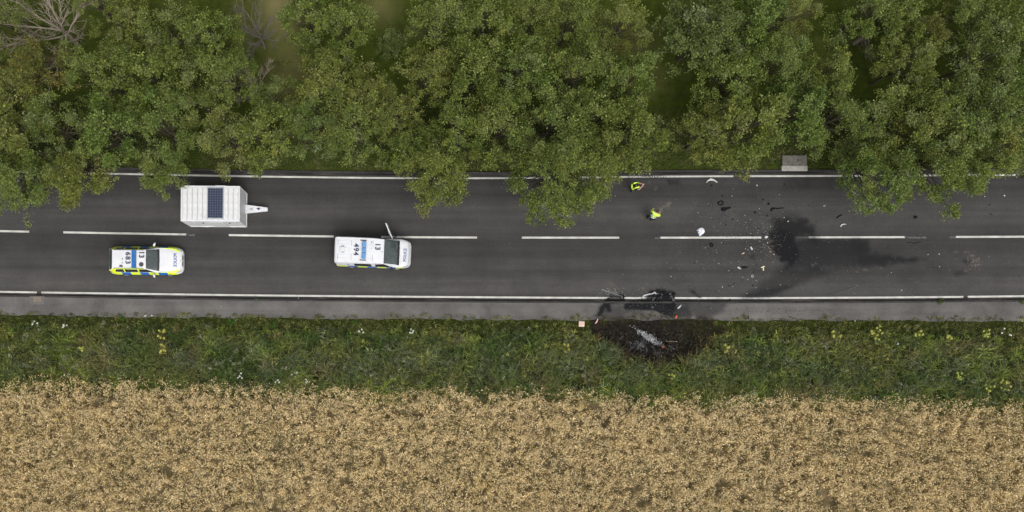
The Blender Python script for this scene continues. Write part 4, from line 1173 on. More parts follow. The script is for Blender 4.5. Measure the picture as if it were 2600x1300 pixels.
# ---- estate patrol car, nose towards +x
def car():
    x, y = G(380.0, 664.3)
    t = empty("police_car", (x, y, 0.0), R(-0.5)); t.scale = (.978, 1, 1)
    tag(t, "white estate patrol car with yellow and blue chequered sides, number 13 683 on its roof", "police car")
    def sec(w, zs, zb, zm, y4, z4, y5, z5, z6):
        return [(w * .72, zs), (w * .955, zs + .06), (w, zm), (w * .875, zb), (y4, z4), (y5, z5), (0, z6)]
    S = Shell([
        (-2.47, sec(.66, .38, .72, .55, .62, .78, .40, .80, .81)),
        (-2.42, sec(.80, .30, .86, .58, .70, .93, .45, .95, .96)),
        (-2.30, sec(.865, .26, .96, .60, .68, 1.14, .44, 1.17, 1.18)),
        (-2.12, sec(.90, .24, .98, .60, .655, 1.36, .45, 1.41, 1.43)),
        (-1.98, sec(.915, .22, .985, .60, .635, 1.41, .46, 1.455, 1.475)),
        (-1.4, sec(.93, .20, .985, .60, .625, 1.425, .47, 1.475, 1.495)),
        (-.6, sec(.93, .19, .975, .60, .635, 1.43, .48, 1.485, 1.505)),
        (.15, sec(.93, .19, .965, .60, .63, 1.395, .48, 1.445, 1.465)),
        (.50, sec(.93, .19, .96, .60, .675, 1.20, .50, 1.255, 1.275)),
        (.88, sec(.93, .20, .955, .60, .735, .99, .52, 1.035, 1.05)),
        (1.0, sec(.93, .20, .945, .60, .755, .965, .52, .99, 1.0)),
        (1.5, sec(.925, .21, .89, .60, .74, .91, .50, .94, .955)),
        (2.0, sec(.89, .22, .79, .56, .70, .82, .46, .86, .875)),
        (2.28, sec(.80, .24, .68, .52, .60, .72, .40, .76, .775)),
        (2.40, sec(.70, .27, .60, .48, .52, .63, .34, .66, .67)),
        (2.47, sec(.55, .32, .52, .44, .42, .54, .26, .56, .565)),
    ])
    S.body("body", WHITE, t)
    # glass
    S.patch("windscreen", GLASS, t, [(.80, 4.18), (.20, 4.20), (.20, 6), (.87, 6)], off=.006, nx=14, nv=10, both=True)
    S.patch("scuttle", BLACK, t, [(.96, 4.12), (.80, 4.12), (.87, 6), (.99, 6)], off=.008, nx=5, nv=10, both=True)
    S.patch("rear_window", GLASS, t, [(-2.33, 4.1), (-2.10, 4.14), (-2.10, 6), (-2.36, 6)], off=.006, nx=8, nv=10, both=True)
    S.patch("tailgate_trim", BLACK, t, [(-2.10, 4.14), (-2.065, 4.2), (-2.04, 6), (-2.10, 6)], off=.008, nx=4, nv=10, both=True)
    for sd in (1, -1):
        S.patch("side_window", DARKGLASS, t, [(.72, 3.14), (-.32, 3.12), (-.30, 3.84), (.22, 3.86)], sd, .006, 10, 5)
        S.patch("side_window", DARKGLASS, t, [(-.42, 3.12), (-1.27, 3.12), (-1.24, 3.84), (-.40, 3.84)], sd, .006, 10, 5)
        S.patch("side_window", DARKGLASS, t, [(-1.35, 3.12), (-1.95, 3.20), (-1.80, 3.80), (-1.33, 3.84)], sd, .006, 8, 5)
        # yellow surround of the windows, roof edge and rear quarter
        S.patch("yellow_band", YELLOW, t, [(.10, 3.90), (-2.02, 3.86), (-2.02, 4.16), (.10, 4.16)], sd, .0035, 24, 4)
        S.patch("yellow_band", YELLOW, t, [(-.325, 3.02), (-.415, 3.02), (-.395, 3.88), (-.305, 3.88)], sd, .0075, 4, 6)
        S.patch("yellow_band", YELLOW, t, [(-1.275, 3.02), (-1.345, 3.02), (-1.325, 3.88), (-1.245, 3.88)], sd, .0075, 4, 6)
        S.patch("yellow_band", YELLOW, t, [(-1.90, 2.3), (-2.40, 2.4), (-2.22, 4.05), (-1.84, 3.86)], sd, .0035, 10, 10)
        S.patch("yellow_band", YELLOW, t, [(2.31, 3.35), (.98, 3.0), (1.02, 3.5), (2.2, 4.5)], sd, .0035, 14, 6)
        # chequers along the flank
        edges = [(2.12, 1.48, YELLOW), (1.48, .86, BLUE), (.86, .24, YELLOW), (.24, -.36, BLUE), (-.36, -.98, YELLOW), (-.98, -1.58, BLUE), (-1.58, -2.2, YELLOW)]
        for a, b, m in edges:
            S.patch("chequer_panel", m, t, [(a, 1.85), (b, 1.85), (b, 3.0), (a, 3.0)], sd, .0045 if m is BLUE else .004, 6, 6)
        wheel_arch(t, 1.52, sd * .905, .36); wheel_arch(t, -1.45, sd * .905, .36)
        wheel(t, 1.52, sd * .835, .335, .22); wheel(t, -1.45, sd * .835, .335, .22)
        S.patch("headlight", LAMP, t, [(2.36, 2.55), (2.02, 2.5), (2.05, 3.3), (2.37, 3.5)], sd, .005, 8, 5)
        S.patch("headlight_trim", BLACK, t, [(2.375, 3.45), (2.02, 3.22), (2.03, 3.36), (2.37, 3.62)], sd, .007, 8, 3)
        S.patch("tail_light", REDLAMP, t, [(-2.44, 2.5), (-2.22, 2.6), (-2.22, 2.95), (-2.44, 3.0)], sd, .007, 5, 5)
        S.patch("grille", BLACK, t, [(2.455, 4.9), (2.40, 4.75), (2.405, 5.85), (2.46, 5.88)], sd, .006, 4, 5)
        S.patch("bonnet_seam", SEAM, t, [(2.32, 4.02), (1.0, 4.02), (1.0, 4.06), (2.32, 4.06)], sd, .0055, 16, 2)
        mirror_part(t, (.66, sd * .88, .98), (.62, sd * 1.02, 1.0), R(-20 * sd), WHITE)
        tb = Tubes(); xs = np.linspace(.05, -1.95, 14)
        tb.add([(q, sd * .60, S.top(q, .60) + .03) for q in xs], .016, 6); link("roof_rail", tb.mesh("roof_rail", BLACK), t)
    # roof light bar in lens segments
    lb = empty_part = None
    zt = S.top(-.55, 0)
    bm = bmesh.new(); box(bm, (-.56, 0, zt + .03), (.30, 1.16, .05), 0, .012); lb = link("light_bar", bm_mesh("light_bar", bm, BLACK), t)
    for i in range(6):
        yy = -.49 + i * .196
        bm = bmesh.new(); box(bm, (-.56, yy, zt + .085), (.285, .184, .085), 0, .02); link("lens", bm_mesh("lens", bm, LIGHTBLUE), lb)
    # roof markings: read from the rear seat, tops towards the nose
    zr = lambda X, Y: S.top(X, Y) + .014
    lettering("13", None, .46, NAVY, "roof_number", t, (-.08, .30, 0), R(-90), zf=zr, bold=.030, spacing=1.05)
    lettering("683", None, .46, NAVY, "roof_number", t, (-.98, .06, 0), R(-90), zf=zr, bold=.030, spacing=1.22)
    lettering("POLICE", None, .27, TEXTBLUE, "bonnet_lettering", t, (2.0, .02, 0), R(-90), True, zf=zr, bold=.022, spacing=1.02)
    bm = bmesh.new(); bmesh.ops.create_cone(bm, cap_ends=True, segments=28, radius1=.155, radius2=.15, depth=.02)
    bmesh.ops.translate(bm, vec=(-.09, -.34, S.top(-.09, .34) + .012), verts=bm.verts); link("roof_disc", bm_mesh("roof_disc", bm, plain("dark_plum", (.045, .04, .055), .5)), t)
    bm = bmesh.new()
    vs = [bm.verts.new((-1.42 + .11 * a, -.455 + .06 * b, S.top(-1.42, .455) + .02)) for a, b in ((-1, -1), (1, -1), (1, .2), (.3, 1), (-1, .8))]
    f = bm.faces.new(vs); r = bmesh.ops.extrude_face_region(bm, geom=[f]); bmesh.ops.translate(bm, vec=(0, 0, .03), verts=[v for v in r["geom"] if isinstance(v, bmesh.types.BMVert)])
    link("aerial_base", bm_mesh("aerial_base", bm, plain("dark_plum", (.045, .04, .055), .5)), t)
    for ax, ay in ((-1.33, -.0), (-1.34, -.26)):
        bm = bmesh.new(); bmesh.ops.create_cone(bm, cap_ends=True, segments=10, radius1=.035, radius2=.008, depth=.14)
        bmesh.ops.translate(bm, vec=(ax, ay, S.top(ax, ay) + .065), verts=bm.verts); link("aerial", bm_mesh("aerial", bm, BLACK if ay == 0 else GREYTRIM), t)
    for yy, x0 in ((.25, .86), (-.2, .9)):
        tb = Tubes(); tb.add([(x0 + .02, yy, S.top(x0 + .02, yy) + .03), (x0 - .04, yy - .5, S.top(x0 - .04, yy - .5) + .025)], .009, 5); link("wiper", tb.mesh("wiper", BLACK), t)
    bm = bmesh.new(); bmesh.ops.create_cone(bm, cap_ends=True, segments=14, radius1=.04, radius2=.04, depth=.008)
    bmesh.ops.translate(bm, vec=(2.33, 0, S.top(2.33, 0) + .008), verts=bm.verts); link("badge", bm_mesh("badge", bm, GREYTRIM), t)
    S.patch("rear_plate", plain("plate_yellow", (.6, .5, .05), .4), t, [(-2.468, 4.4), (-2.44, 4.4), (-2.44, 6), (-2.468, 6)], off=.006, nx=3, nv=6, both=True)
    S.patch("bumper_trim", GREYTRIM, t, [(2.465, 4.0), (2.44, 3.9), (2.445, 6), (2.468, 6)], off=.005, nx=3, nv=8, both=True)
car()

# ---- police van, nose towards +x, passenger door open
def van():
    x, y = G(950, 645.5)
    t = empty("police_van", (x, y, 0.0), R(-2.3))
    tag(t, "white police van with number 13 494 on its roof and one front door standing open", "police van")
    def sec(w, zs, zb, zm, y4, z4, y5, z5, z6):
        return [(w * .78, zs), (w * .97, zs + .06), (w, zm), (w * .985, zb), (y4, z4), (y5, z5), (0, z6)]
    S = Shell([
        (-2.50, sec(.80, .34, .95, .6, .70, 1.60, .55, 1.68, 1.70)),
        (-2.45, sec(.90, .28, 1.08, .62, .80, 1.78, .65, 1.85, 1.87)),
        (-2.30, sec(.945, .24, 1.12, .65, .835, 1.84, .70, 1.905, 1.925)),
        (-1.2, sec(.96, .22, 1.12, .65, .835, 1.87, .70, 1.93, 1.95)),
        (0., sec(.96, .22, 1.11, .65, .83, 1.86, .69, 1.925, 1.945)),
        (.62, sec(.96, .22, 1.10, .65, .80, 1.80, .66, 1.86, 1.88)),
        (1.0, sec(.96, .22, 1.09, .65, .785, 1.62, .64, 1.68, 1.70)),
        (1.50, sec(.955, .22, 1.08, .65, .80, 1.32, .64, 1.375, 1.39)),
        (1.68, sec(.95, .22, 1.06, .65, .81, 1.20, .64, 1.235, 1.25)),
        (1.80, sec(.94, .22, 1.03, .64, .80, 1.13, .62, 1.165, 1.18)),
        (2.10, sec(.90, .23, .94, .60, .76, 1.02, .56, 1.055, 1.07)),
        (2.32, sec(.82, .25, .80, .55, .66, .87, .48, .90, .91)),
        (2.42, sec(.72, .28, .66, .50, .56, .71, .40, .73, .74)),
        (2.47, sec(.58, .33, .55, .46, .44, .58, .30, .595, .60)),
    ])
    S.body("body", WHITE, t)
    S.patch("windscreen", GLASS, t, [(1.56, 4.10), (.72, 4.16), (.72, 6), (1.60, 6)], off=.006, nx=16, nv=12, both=True)
    S.patch("scuttle", BLACK, t, [(1.70, 4.05), (1.56, 4.08), (1.60, 6), (1.72, 6)], off=.008, nx=5, nv=10, both=True)
    S.patch("bonnet_seam", SEAM, t, [(2.30, 3.9), (2.28, 3.9), (2.33, 6), (2.35, 6)], off=.006, nx=3, nv=10, both=True)
    for sd in (1, -1):
        # big side glass and front door glass
        if sd < 0: S.patch("side_window", DARKGLASS, t, [(1.32, 3.12), (.16, 3.10), (.18, 3.80), (.72, 3.82)], sd, .006, 10, 5)
        S.patch("side_window", DARKGLASS, t, [(-.08, 3.10), (-1.18, 3.10), (-1.18, 3.80), (-.08, 3.80)], sd, .006, 10, 5)
        ch = [(1.98, 1.5, YELLOW), (1.5, .88, BLUE), (.88, .28, YELLOW), (.28, -.36, BLUE), (-.36, -1.0, YELLOW), (-1.0, -1.64, BLUE), (-1.64, -2.34, YELLOW)]
        for a, b, m in ch:
            if sd > 0 and a > .25 and b < 1.4: continue          # the open door carries these
            S.patch("chequer_panel", m, t, [(a, 1.85), (b, 1.85), (b, 3.0), (a, 3.0)], sd, .0045 if m is BLUE else .004, 6, 6)
        wheel_arch(t, 1.55, sd * .935, .36); wheel_arch(t, -1.45, sd * .935, .36)
        wheel(t, 1.55, sd * .865, .34, .22); wheel(t, -1.45, sd * .865, .34, .22)
        S.patch("headlight", LAMP, t, [(2.36, 2.7), (2.02, 2.7), (1.98, 3.35), (2.33, 3.6)], sd, .006, 8, 5)
        S.patch("headlight_trim", BLACK, t, [(2.34, 3.55), (1.95, 3.30), (1.96, 3.42), (2.33, 3.68)], sd, .008, 8, 3)
        S.patch("tail_light", REDLAMP, t, [(-2.49, 2.2), (-2.38, 2.2), (-2.38, 3.6), (-2.49, 3.6)], sd, .006, 4, 8)
        S.patch("roof_gutter", GREYTRIM, t, [(.6, 4.28), (-2.35, 4.28), (-2.35, 4.36), (.6, 4.36)], sd, .004, 20, 2)
    mirror_part(t, (1.28, -.90, 1.12), (1.24, -1.07, 1.16), R(15), BLACK)
    S.patch("crest", NAVY, t, [(-1.52, 3.42), (-1.66, 3.42), (-1.66, 3.55), (-1.52, 3.55)], -1, .006, 4, 3)
    # black patch painted for the shaded door opening, and the open door
    S.patch("dark_door_patch", BLACK, t, [(1.30, 1.25), (.22, 1.25), (.24, 3.86), (.76, 3.88)], 1, .006, 10, 12)
    box_obj("front_seat", (.55, .50, .86), (.50, .44, .12), plain("seat_fabric", (.03, .03, .035), .9), t, 0, .03)
    dr = bpy.data.objects.new("open_door", None)
    bm = bmesh.new()
    prof = [(0, .30), (0, 1.06), (.50, 1.74), (1.04, 1.80), (1.10, 1.10), (1.08, .30)]     # along the door, height
    for z_off in (0,):
        fr = [bm.verts.new((-px, .035, pz)) for px, pz in prof]; bk = [bm.verts.new((-px, -.035, pz)) for px, pz in prof]
        bm.faces.new(fr); bm.faces.new(bk[::-1])
        for i in range(len(prof)):
            j = (i + 1) % len(prof); bm.faces.new((fr[i], bk[i], bk[j], fr[j]))
    bmesh.ops.bevel(bm, geom=list(bm.edges), offset=.012, segments=1, affect='EDGES')
    door = link("open_door", bm_mesh("open_door", bm, WHITE), t)
    door.location = (1.30, .935, 0.0); door.rotation_euler = (R(4), 0, R(-66))
    bm = bmesh.new()
    wp = [(.10, 1.10), (.52, 1.66), (.98, 1.71), (1.03, 1.12)]
    fr = [bm.verts.new((-a, .045, b)) for a, b in wp]; bk = [bm.verts.new((-a, -.045, b)) for a, b in wp]
    bm.faces.new(fr); bm.faces.new(bk[::-1])
    for i in range(4): bm.faces.new((fr[i], bk[i], bk[(i + 1) % 4], fr[(i + 1) % 4]))
    link("door_glass", bm_mesh("door_glass", bm, DARKGLASS), door)
    box_obj("inner_trim", (-.55, -.06, .72), (.98, .05, .74), BLACK, door, 0, .012)
    box_obj("armrest", (-.45, -.10, .86), (.36, .06, .06), GREYTRIM, door, 0, .012)
    box_obj("chequer_panel", (-.28, .037, .82), (.5, .006, .26), BLUE, door); box_obj("chequer_panel", (-.80, .037, .82), (.52, .006, .26), YELLOW, door)
    mirror_part(door, (-.10, .03, 1.10), (-.04, .17, 1.14), R(15), BLACK)
    # roof: shallow ribs, hatch, light bar
    for yy in (-.55, -.33, -.11, .11, .33, .55):
        for xa, xb in ((-2.2, -1.45), (-.36, -.04)):
            bm = bmesh.new(); xm = (xa + xb) / 2; box(bm, (xm, yy, S.top(xm, yy) + .003), (xb - xa, .05, .016), 0, .006)
            link("roof_rib", bm_mesh("roof_rib", bm, WHITE), t)
    for xx in (-2.26, -1.385, .0):
        bm = bmesh.new(); box(bm, (xx, 0, S.top(xx, 0) - .010), (.018, 1.30, .012)); link("roof_seam", bm_mesh("roof_seam", bm, SEAM), t)
    zt = S.top(-1.95, 0)
    bm = bmesh.new(); box(bm, (-1.95, .03, zt + .04), (.34, .28, .09), 0, .02); hb = link("roof_vent", bm_mesh("roof_vent", bm, OFFWHITE), t)
    bm = bmesh.new(); box(bm, (-1.93, -.17, zt + .02), (.2, .06, .04), 0, .01); link("roof_bracket", bm_mesh("roof_bracket", bm, GREYTRIM), t)
    bm = bmesh.new(); box(bm, (-1.97, .24, zt + .02), (.16, .05, .04), 0, .01); link("roof_bracket", bm_mesh("roof_bracket", bm, GREYTRIM), t)
    zb = S.top(-.56, 0)
    bm = bmesh.new(); box(bm, (-.56, 0, zb + .055), (.20, 1.14, .05), 0, .012); lb = link("light_bar", bm_mesh("light_bar", bm, BLACK), t)
    for i, (ya, yb) in enumerate(((-.57, -.14), (-.115, .145), (.17, .57))):
        bm = bmesh.new(); box(bm, (-.56, (ya + yb) / 2, zb + .12), (.27, yb - ya, .10), 0, .03); link("lens", bm_mesh("lens", bm, PALEBLUE), lb)
    for sd in (-1, 1):
        bm = bmesh.new(); box(bm, (-.62, sd * .64, S.top(-.62, .64) + .035), (.42, .045, .05), 0, .01); link("bar_foot", bm_mesh("bar_foot", bm, BLACK), t)
    zr = lambda X, Y: S.top(X, Y) + .016
    lettering("13", None, .46, NAVY, "roof_number", t, (.30, .28, 0), R(-90), zf=lambda X, Y: S.top(X, Y) + .014, bold=.030, spacing=1.05)
    lettering("494", None, .48, NAVY, "roof_number", t, (-1.08, .03, 0), R(-90), zf=lambda X, Y: S.top(X, Y) + .026, bold=.017, spacing=1.12)
    lettering("POLICE", None, .26, TEXTBLUE, "bonnet_lettering", t, (2.08, -.10, 0), R(90), zf=lambda X, Y: S.top(X, Y) + .014, bold=.02, spacing=1.02)
    bm = bmesh.new(); bmesh.ops.create_cone(bm, cap_ends=True, segments=10, radius1=.03, radius2=.008, depth=.14); bmesh.ops.translate(bm, vec=(.60, -.05, S.top(.6, .05) + .06), verts=bm.verts)
    link("aerial", bm_mesh("aerial", bm, BLACK), t)
    bm = bmesh.new(); bmesh.ops.create_cone(bm, cap_ends=True, segments=10, radius1=.035, radius2=.02, depth=.06); bmesh.ops.translate(bm, vec=(-.10, .54, S.top(-.1, .54) + .03), verts=bm.verts)
    link("aerial", bm_mesh("aerial", bm, BLACK), t)
    for yy in (.35, -.30):
        tb = Tubes(); tb.add([(1.60, yy, S.top(1.60, yy) + .03), (1.50, yy - .55, S.top(1.5, abs(yy - .55)) + .02)], .010, 5); link("wiper", tb.mesh("wiper", BLACK), t)
van()

# ---- site office trailer
def trailer():
    Wd, L, Hh = 2.26, 3.76, 2.42
    # ground centre of the body: mean of the four foot corners
    xa, ya = G(486, 575.5); xb, yb = G(628, 576); xc, yc = G(629.5, 491.5)
    t = empty("site_trailer", ((xa + xb) / 2 - .02, (yb + yc) / 2 + .01, 0.0), R(-.5))
    tag(t, "white site office trailer with a roof solar panel and tapered drawbar marked 4", "trailer")
    # walls of upright ribbed panels
    bm = bmesh.new(); box(bm, (0, 0, Hh / 2 + .05), (L - .08, Wd - .08, Hh - .14)); link("body", bm_mesh("body", bm, OFFWHITE), t)
    n = 11; pw = (L - .06) / n
    bmp = bmesh.new(); box(bmp, (0, 0, 0), (pw - .03, .045, Hh - .34), 0, .012); pm = bm_mesh("wall_panel", bmp, OFFWHITE)
    for i in range(n):
        for sd in (-1, 1):
            o = link("wall_panel", pm, t); o.location = (-L / 2 + .03 + pw * (i + .5), sd * (Wd / 2 - .035), Hh / 2 + .03)
    n2 = 7; pw2 = (Wd - .06) / n2
    bmp = bmesh.new(); box(bmp, (0, 0, 0), (.045, pw2 - .03, Hh - .34), 0, .012); pm2 = bm_mesh("wall_panel", bmp, OFFWHITE)
    for i in range(n2):
        for sd in (-1, 1):
            o = link("wall_panel", pm2, t); o.location = (sd * (L / 2 - .035), -Wd / 2 + .03 + pw2 * (i + .5), Hh / 2 + .03)
    for sx in (-1, 1):
        for sy in (-1, 1): box_obj("corner_post", (sx * (L / 2 - .03), sy * (Wd / 2 - .03), Hh / 2), (.075, .075, Hh - .05), WHITE, t, 0, .012)
    # base rail all round
    for sy in (-1, 1): box_obj("base_rail", (0, sy * (Wd / 2 - .012), .14), (L - .10, .07, .16), WHITE, t, 0, .012)
    for sx in (-1, 1): box_obj("base_rail", (sx * (L / 2 - .012), 0, .14), (.07, Wd - .10, .16), WHITE, t, 0, .012)
    # skid so that it stands on the road
    box_obj("skid", (0, 0, .05), (L - .5, Wd - .5, .10), BLACK, t)
    # roof: edge frame and ribbed sheets
    bm = bmesh.new(); box(bm, (0, 0, Hh), (L, Wd, .07), 0, .015); link("roof", bm_mesh("roof", bm, plain("roof_base", (.40, .41, .42), .6)), t)
    for sy in (-1, 1): box_obj("roof_trim", (0, sy * (Wd / 2 - .05), Hh + .042), (L + .01, .11, .03), WHITE, t, 0, .008)
    for sx in (-1, 1): box_obj("roof_trim", (sx * (L / 2 - .035), 0, Hh + .042), (.08, Wd - .215, .028), WHITE, t, 0, .008)
    nr = 11; rw = (L - .16) / nr
    bm = bmesh.new(); box(bm, (0, 0, 0), (rw - .045, Wd - .225, .045), 0, .018); rm = bm_mesh("roof_sheet", bm, plain("weathered_roof", (.57, .575, .575), .55, 0, .13, 3.5, .3))
    for i in range(nr):
        o = link("roof_sheet", rm, t); o.location = (-L / 2 + .08 + rw * (i + .5), 0, Hh + .05 + random.uniform(-.003, .003)); o.rotation_euler = (0, random.uniform(-.012, .012), 0)
    box_obj("roof_lip", (.62, Wd / 2 - .02, Hh + .03), (.62, .09, .07), WHITE, t, 0, .01)
    # solar panel: 6 x 12 cells
    px_, py_ = .34, .02
    sp = box_obj("solar_panel", (px_, py_, Hh + .11), (1.06, 2.02, .045), GREYTRIM, t, 0, .006)
    CELL = plain("solar_cell", (.018, .026, .055), .15, 0, .5, 3, .6)
    bm = bmesh.new(); box(bm, (0, 0, 0), (.148, .148, .006), 0, .0); cm = bm_mesh("solar_cell", bm, CELL)
    box_obj("backing_sheet", (px_, py_, Hh + .132), (.96, 1.90, .006), plain("cell_grid", (.16, .18, .22), .3), sp)
    for i in range(6):
        for j in range(12):
            o = link("solar_cell", cm, sp); o.location = (px_ - .3975 + i * .159, py_ - .8635 + j * .157, Hh + .137)
    # cable on the roof
    tb = Tubes(); a = np.linspace(math.pi * 1.0, math.pi * 1.55, 8)
    tb.add([(px_ - .62 + .32 * math.cos(q) + .05, -.62 + .30 * math.sin(q), Hh + .085) for q in a], .010, 5); link("cable", tb.mesh("cable", GREYTRIM), t)
    # side door with hinges, latches, labels on the south wall
    yw = -Wd / 2 - .002
    box_obj("door", (.28, yw - .012, 1.15), (.95, .03, 2.0), OFFWHITE, t, 0, .01)
    for xx in (-.62, 1.1):
        bm = bmesh.new(); bmesh.ops.create_cone(bm, cap_ends=True, segments=14, radius1=.05, radius2=.045, depth=.05); bmesh.ops.rotate(bm, cent=(0, 0, 0), matrix=Matrix.Rotation(R(90), 3, 'X'), verts=bm.verts)
        bmesh.ops.translate(bm, vec=(xx, yw - .02, 1.75), verts=bm.verts); link("latch", bm_mesh("latch", bm, BLACK), t)
    for xx in (.0, .22, .5):
        box_obj("hinge", (xx, yw - .035, 1.7), (.05, .025, .06), GREYTRIM, t)
    box_obj("vent", (-1.1, yw - .014, 2.25), (.2, .03, .06), WHITE, t); box_obj("side_lamp", (1.72, yw - .01, 2.36), (.16, .03, .05), BLACK, t)
    box_obj("step", (-.75, yw - .04, .42), (.45, .07, .06), WHITE, t, 0, .01)
    # tapered drawbar box
    bm = bmesh.new()
    P = [(0, -.30), (0, .30), (1.48, .115), (1.48, -.115)]; z0, z1 = .28, .50
    dn = [bm.verts.new((L / 2 - .04 + a, b * .92, z0)) for a, b in P]; upv = [bm.verts.new((L / 2 - .04 + a, b, z1)) for a, b in P]
    bm.faces.new(dn[::-1]); bm.faces.new(upv)
    for i in range(4): bm.faces.new((dn[i], dn[(i + 1) % 4], upv[(i + 1) % 4], upv[i]))
    bmesh.ops.bevel(bm, geom=list(bm.edges), offset=.014, segments=2, affect='EDGES')
    db = link("drawbar", bm_mesh("drawbar", bm, WHITE), t)
    lettering("4", None, .36, NAVY, "drawbar_number", db, (L / 2 + .86, .02, z1 + .003), R(90), bold=.03)
    for a, b, w_ in ((.18, -.02, .13), (.40, .0, .12)):
        box_obj("plate", (L / 2 + a, b, z1 + .004), (w_, .14, .006), GREYTRIM if a > .3 else OFFWHITE, db)
    bm = bmesh.new(); bmesh.ops.create_uvsphere(bm, u_segments=10, v_segments=8, radius=.035); bmesh.ops.translate(bm, vec=(L / 2 + .30, -.02, z1 + .02), verts=bm.verts); link("cap", bm_mesh("cap", bm, GREYTRIM), db)
    bm = bmesh.new(); bmesh.ops.create_cone(bm, cap_ends=True, segments=10, radius1=.03, radius2=.03, depth=.36); bmesh.ops.translate(bm, vec=(L / 2 + 1.16, 0, .18), verts=bm.verts); link("jockey_leg", bm_mesh("jockey_leg", bm, BLACK), db)
    bm = bmesh.new(); bmesh.ops.create_cone(bm, cap_ends=True, segments=16, radius1=.10, radius2=.10, depth=.06); bmesh.ops.rotate(bm, cent=(0, 0, 0), matrix=Matrix.Rotation(R(90), 3, 'X'), verts=bm.verts)
    bmesh.ops.translate(bm, vec=(L / 2 + 1.16, 0, .10), verts=bm.verts); link("jockey_wheel", bm_mesh("jockey_wheel", bm, TYRE), db)
trailer()

# ------------------------------------------------------------------ people
SKIN = plain("skin", (0.50, 0.30, 0.22), 0.55, 0, 0.06)
HAIR_D = plain("dark_hair", (0.015, 0.011, 0.009), 0.7)
HAIR_B = plain("brown_hair", (0.055, 0.028, 0.016), 0.7)
CLOTH_B = plain("black_cloth", (0.012, 0.012, 0.015), 0.9, 0, 0.2)
HIVIS = plain("hivis_cloth", (0.55, 0.80, 0.06), 0.6, 0, 0.08, 9)
REFLECT = plain("reflective_tape", (0.55, 0.58, 0.58), 0.35)

def skin_mesh(name, nodes, edges, mat, sub=1):
    """one continuous surface grown over a joint skeleton: nodes = {key: (x, y, z, radius_x, radius_y)}"""
    keys = list(nodes); idx = {k: i for i, k in enumerate(keys)}
    me = bpy.data.meshes.new(name); me.from_pydata([nodes[k][:3] for k in keys], [(idx[a], idx[b]) for a, b in edges], [])
    o = bpy.data.objects.new(name, me); col.objects.link(o)
    md = o.modifiers.new("skin", 'SKIN'); md.use_smooth_shade = True
    sv = me.skin_vertices[0].data
    for i, k in enumerate(keys):
        n = nodes[k]; sv[i].radius = (n[3], n[4] if len(n) > 4 else n[3]); sv[i].use_root = (i == 0)
    s = o.modifiers.new("sub", 'SUBSURF'); s.levels = sub; s.render_levels = sub
    bpy.context.view_layer.update()
    m2 = bpy.data.meshes.new_from_object(o.evaluated_get(bpy.context.evaluated_depsgraph_get()))
    bpy.data.objects.remove(o); m2.materials.clear(); m2.materials.append(mat); m2.name = name
    return m2

